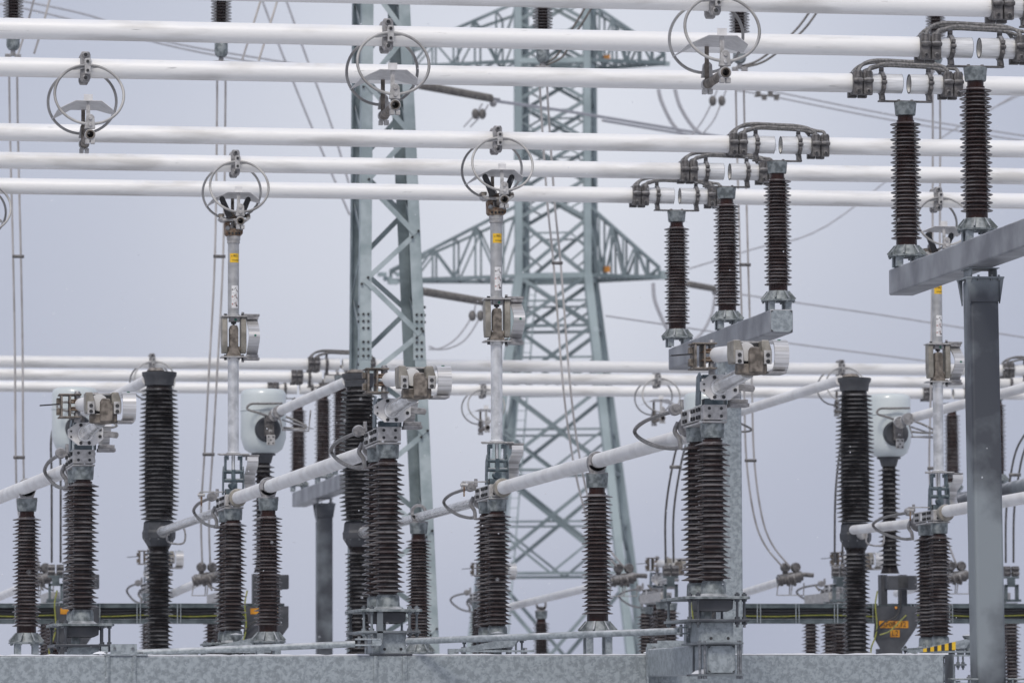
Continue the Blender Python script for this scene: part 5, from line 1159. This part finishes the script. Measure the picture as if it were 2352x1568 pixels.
wire([(-60, 0), (55, 20), (220, 60), (400, 108), (600, 146), (800, 178)], 'lower faint wire crossing the top left sky to the lattice column')
wire([(596, -20), (603, 3), (655, 141), (716, 292), (803, 494)], 'left of two steep faint wires left of the lattice column', r=0.028)
wire([(648, -20), (658, 3), (707, 141), (764, 296), (815, 470)], 'right of two steep faint wires left of the lattice column', r=0.028)
wire([(1135, 232), (1250, 248), (1384, 269), (1606, 306), (1780, 335)], 'faint wire sloping right from the upper strain insulator, upper of two', 118, 140, 0.045)
wire([(1384, 277), (1606, 314), (1780, 343)], 'faint wire sloping right from the upper strain insulator, lower of two', 124, 140, 0.04)
wire([(1690, 196), (1764, 208), (2053, 265), (2352, 312), (2420, 322)], 'upper faint wire crossing the right sky behind the near insulators', 130)
wire([(1690, 208), (1764, 220), (2053, 277), (2352, 324), (2420, 334)], 'lower faint wire crossing the right sky behind the near insulators', 130)
wire([(1650, 668), (1831, 695), (2030, 724), (2207, 752), (2420, 785)], 'long faint wire sloping to the right edge at mid height', 130)
wire([(1391, 725), (1640, 762), (1798, 786), (2130, 829), (2300, 850)], 'faint wire sloping right below the central cantilever beam', 130)
wire([(1580, 618), (1730, 572), (1900, 518), (2174, 309), (2400, 190)], 'faint wire rising to the upper right edge', 135)
wire([(2250, 268), (2352, 205), (2420, 160)], 'short faint wire in the upper right corner', 135)
wire([(1512, 205), (1520, 235), (1545, 285), (1580, 318), (1610, 325)], 'left faint sagging loop right of the pylon top', 150, r=0.06)
wire([(1550, 205), (1562, 245), (1590, 290), (1620, 315)], 'right faint sagging loop right of the pylon top', 150, r=0.06)
wire([(1500, 650), (1504, 690), (1522, 735), (1535, 760)], 'faint loop hanging from the right tip of the lower pylon arm', 150, r=0.06)
wire([(1642, 680), (1635, 720), (1615, 760), (1590, 785)], 'faint loop hanging behind the middle trio of insulators', 150, r=0.045)
for k, (pts, lab) in enumerate((([(1108, 238), (1092, 262), (1065, 292)], 'left jumper tail under the upper strain insulator'), ([(1122, 240), (1108, 262), (1080, 292)], 'right jumper tail under the upper strain insulator'),
    ([(1092, 700), (1085, 725), (1050, 775), (1010, 800), (985, 795)], 'left jumper tail under the lower strain insulator'), ([(1110, 700), (1104, 725), (1070, 778), (1030, 800), (985, 802)], 'right jumper tail under the lower strain insulator'),
    ([(1647, 207), (1637, 232), (1615, 275), (1590, 310)], 'left weighted jumper tail right of the pylon top'), ([(1668, 207), (1658, 232), (1640, 275), (1612, 310)], 'right weighted jumper tail right of the pylon top'))):
    t = thing('jumper_tail', lab, 'wire', P(*pts[1], 120), 'weighted jumper tails')
    o_ = Vector(t.location)
    MB().tube(catmull([P(u, v, 120)-o_ for u, v in pts], 6), 0.022, 6).build('wire', 'far_cable', t)
    MB().sphere((0, 0, 0), 0.10, 10, 8, 1.4).build('weight', 'dark_cable', t)
q = P(1762, 220, 125); t = thing('line_spacer', 'small blurred spacer fitting on the faint wires right of the topmost ring', 'spacer', q)
for k in range(4): MB().box((-0.25+0.17*k, 0, (-1)**k*0.05), (0.12, 0.1, 0.14)).build('clamp', 'dark_cable', t)
MB().bar((-0.35, 0, -0.02), (0.35, 0, 0.02), 0.05).build('bar', 'dark_cable', t)

# ------------------------------------------------------------------ drifting snow
m = MB(); rs = random.Random(5)
for k in range(420):
    Y = rs.uniform(24, 95); p = P(rs.uniform(-40, 2400), rs.uniform(-30, 1600), Y); r = rs.uniform(0.003, 0.0065)*(0.6+Y/80)
    m.add([p+Vector(v)*r for v in ((1,0,0),(-1,0,0),(0,1,0),(0,-1,0),(0,0,1.2),(0,0,-1.2))], [(0,2,4),(2,1,4),(1,3,4),(3,0,4),(2,0,5),(1,2,5),(3,1,5),(0,3,5)])
o = m.build('falling_snow', 'snow', flat=True); o['kind'] = 'stuff'

# ------------------------------------------------------------------ haze in the winter air
hm = bpy.data.materials.new('haze'); hm.use_nodes = True; hn = hm.node_tree; hn.nodes.clear()
ho = hn.nodes.new('ShaderNodeOutputMaterial'); hv = hn.nodes.new('ShaderNodeVolumePrincipled')
hv.inputs['Color'].default_value = (0.92, 0.94, 1.0, 1); hv.inputs['Density'].default_value = 0.00022; hn.links.new(hv.outputs[0], ho.inputs['Volume'])
MATS['haze'] = hm
hz = MB().box((20, 120, 26), (260, 300, 54)).build('haze', 'haze', flat=True); hz['kind'] = 'stuff'
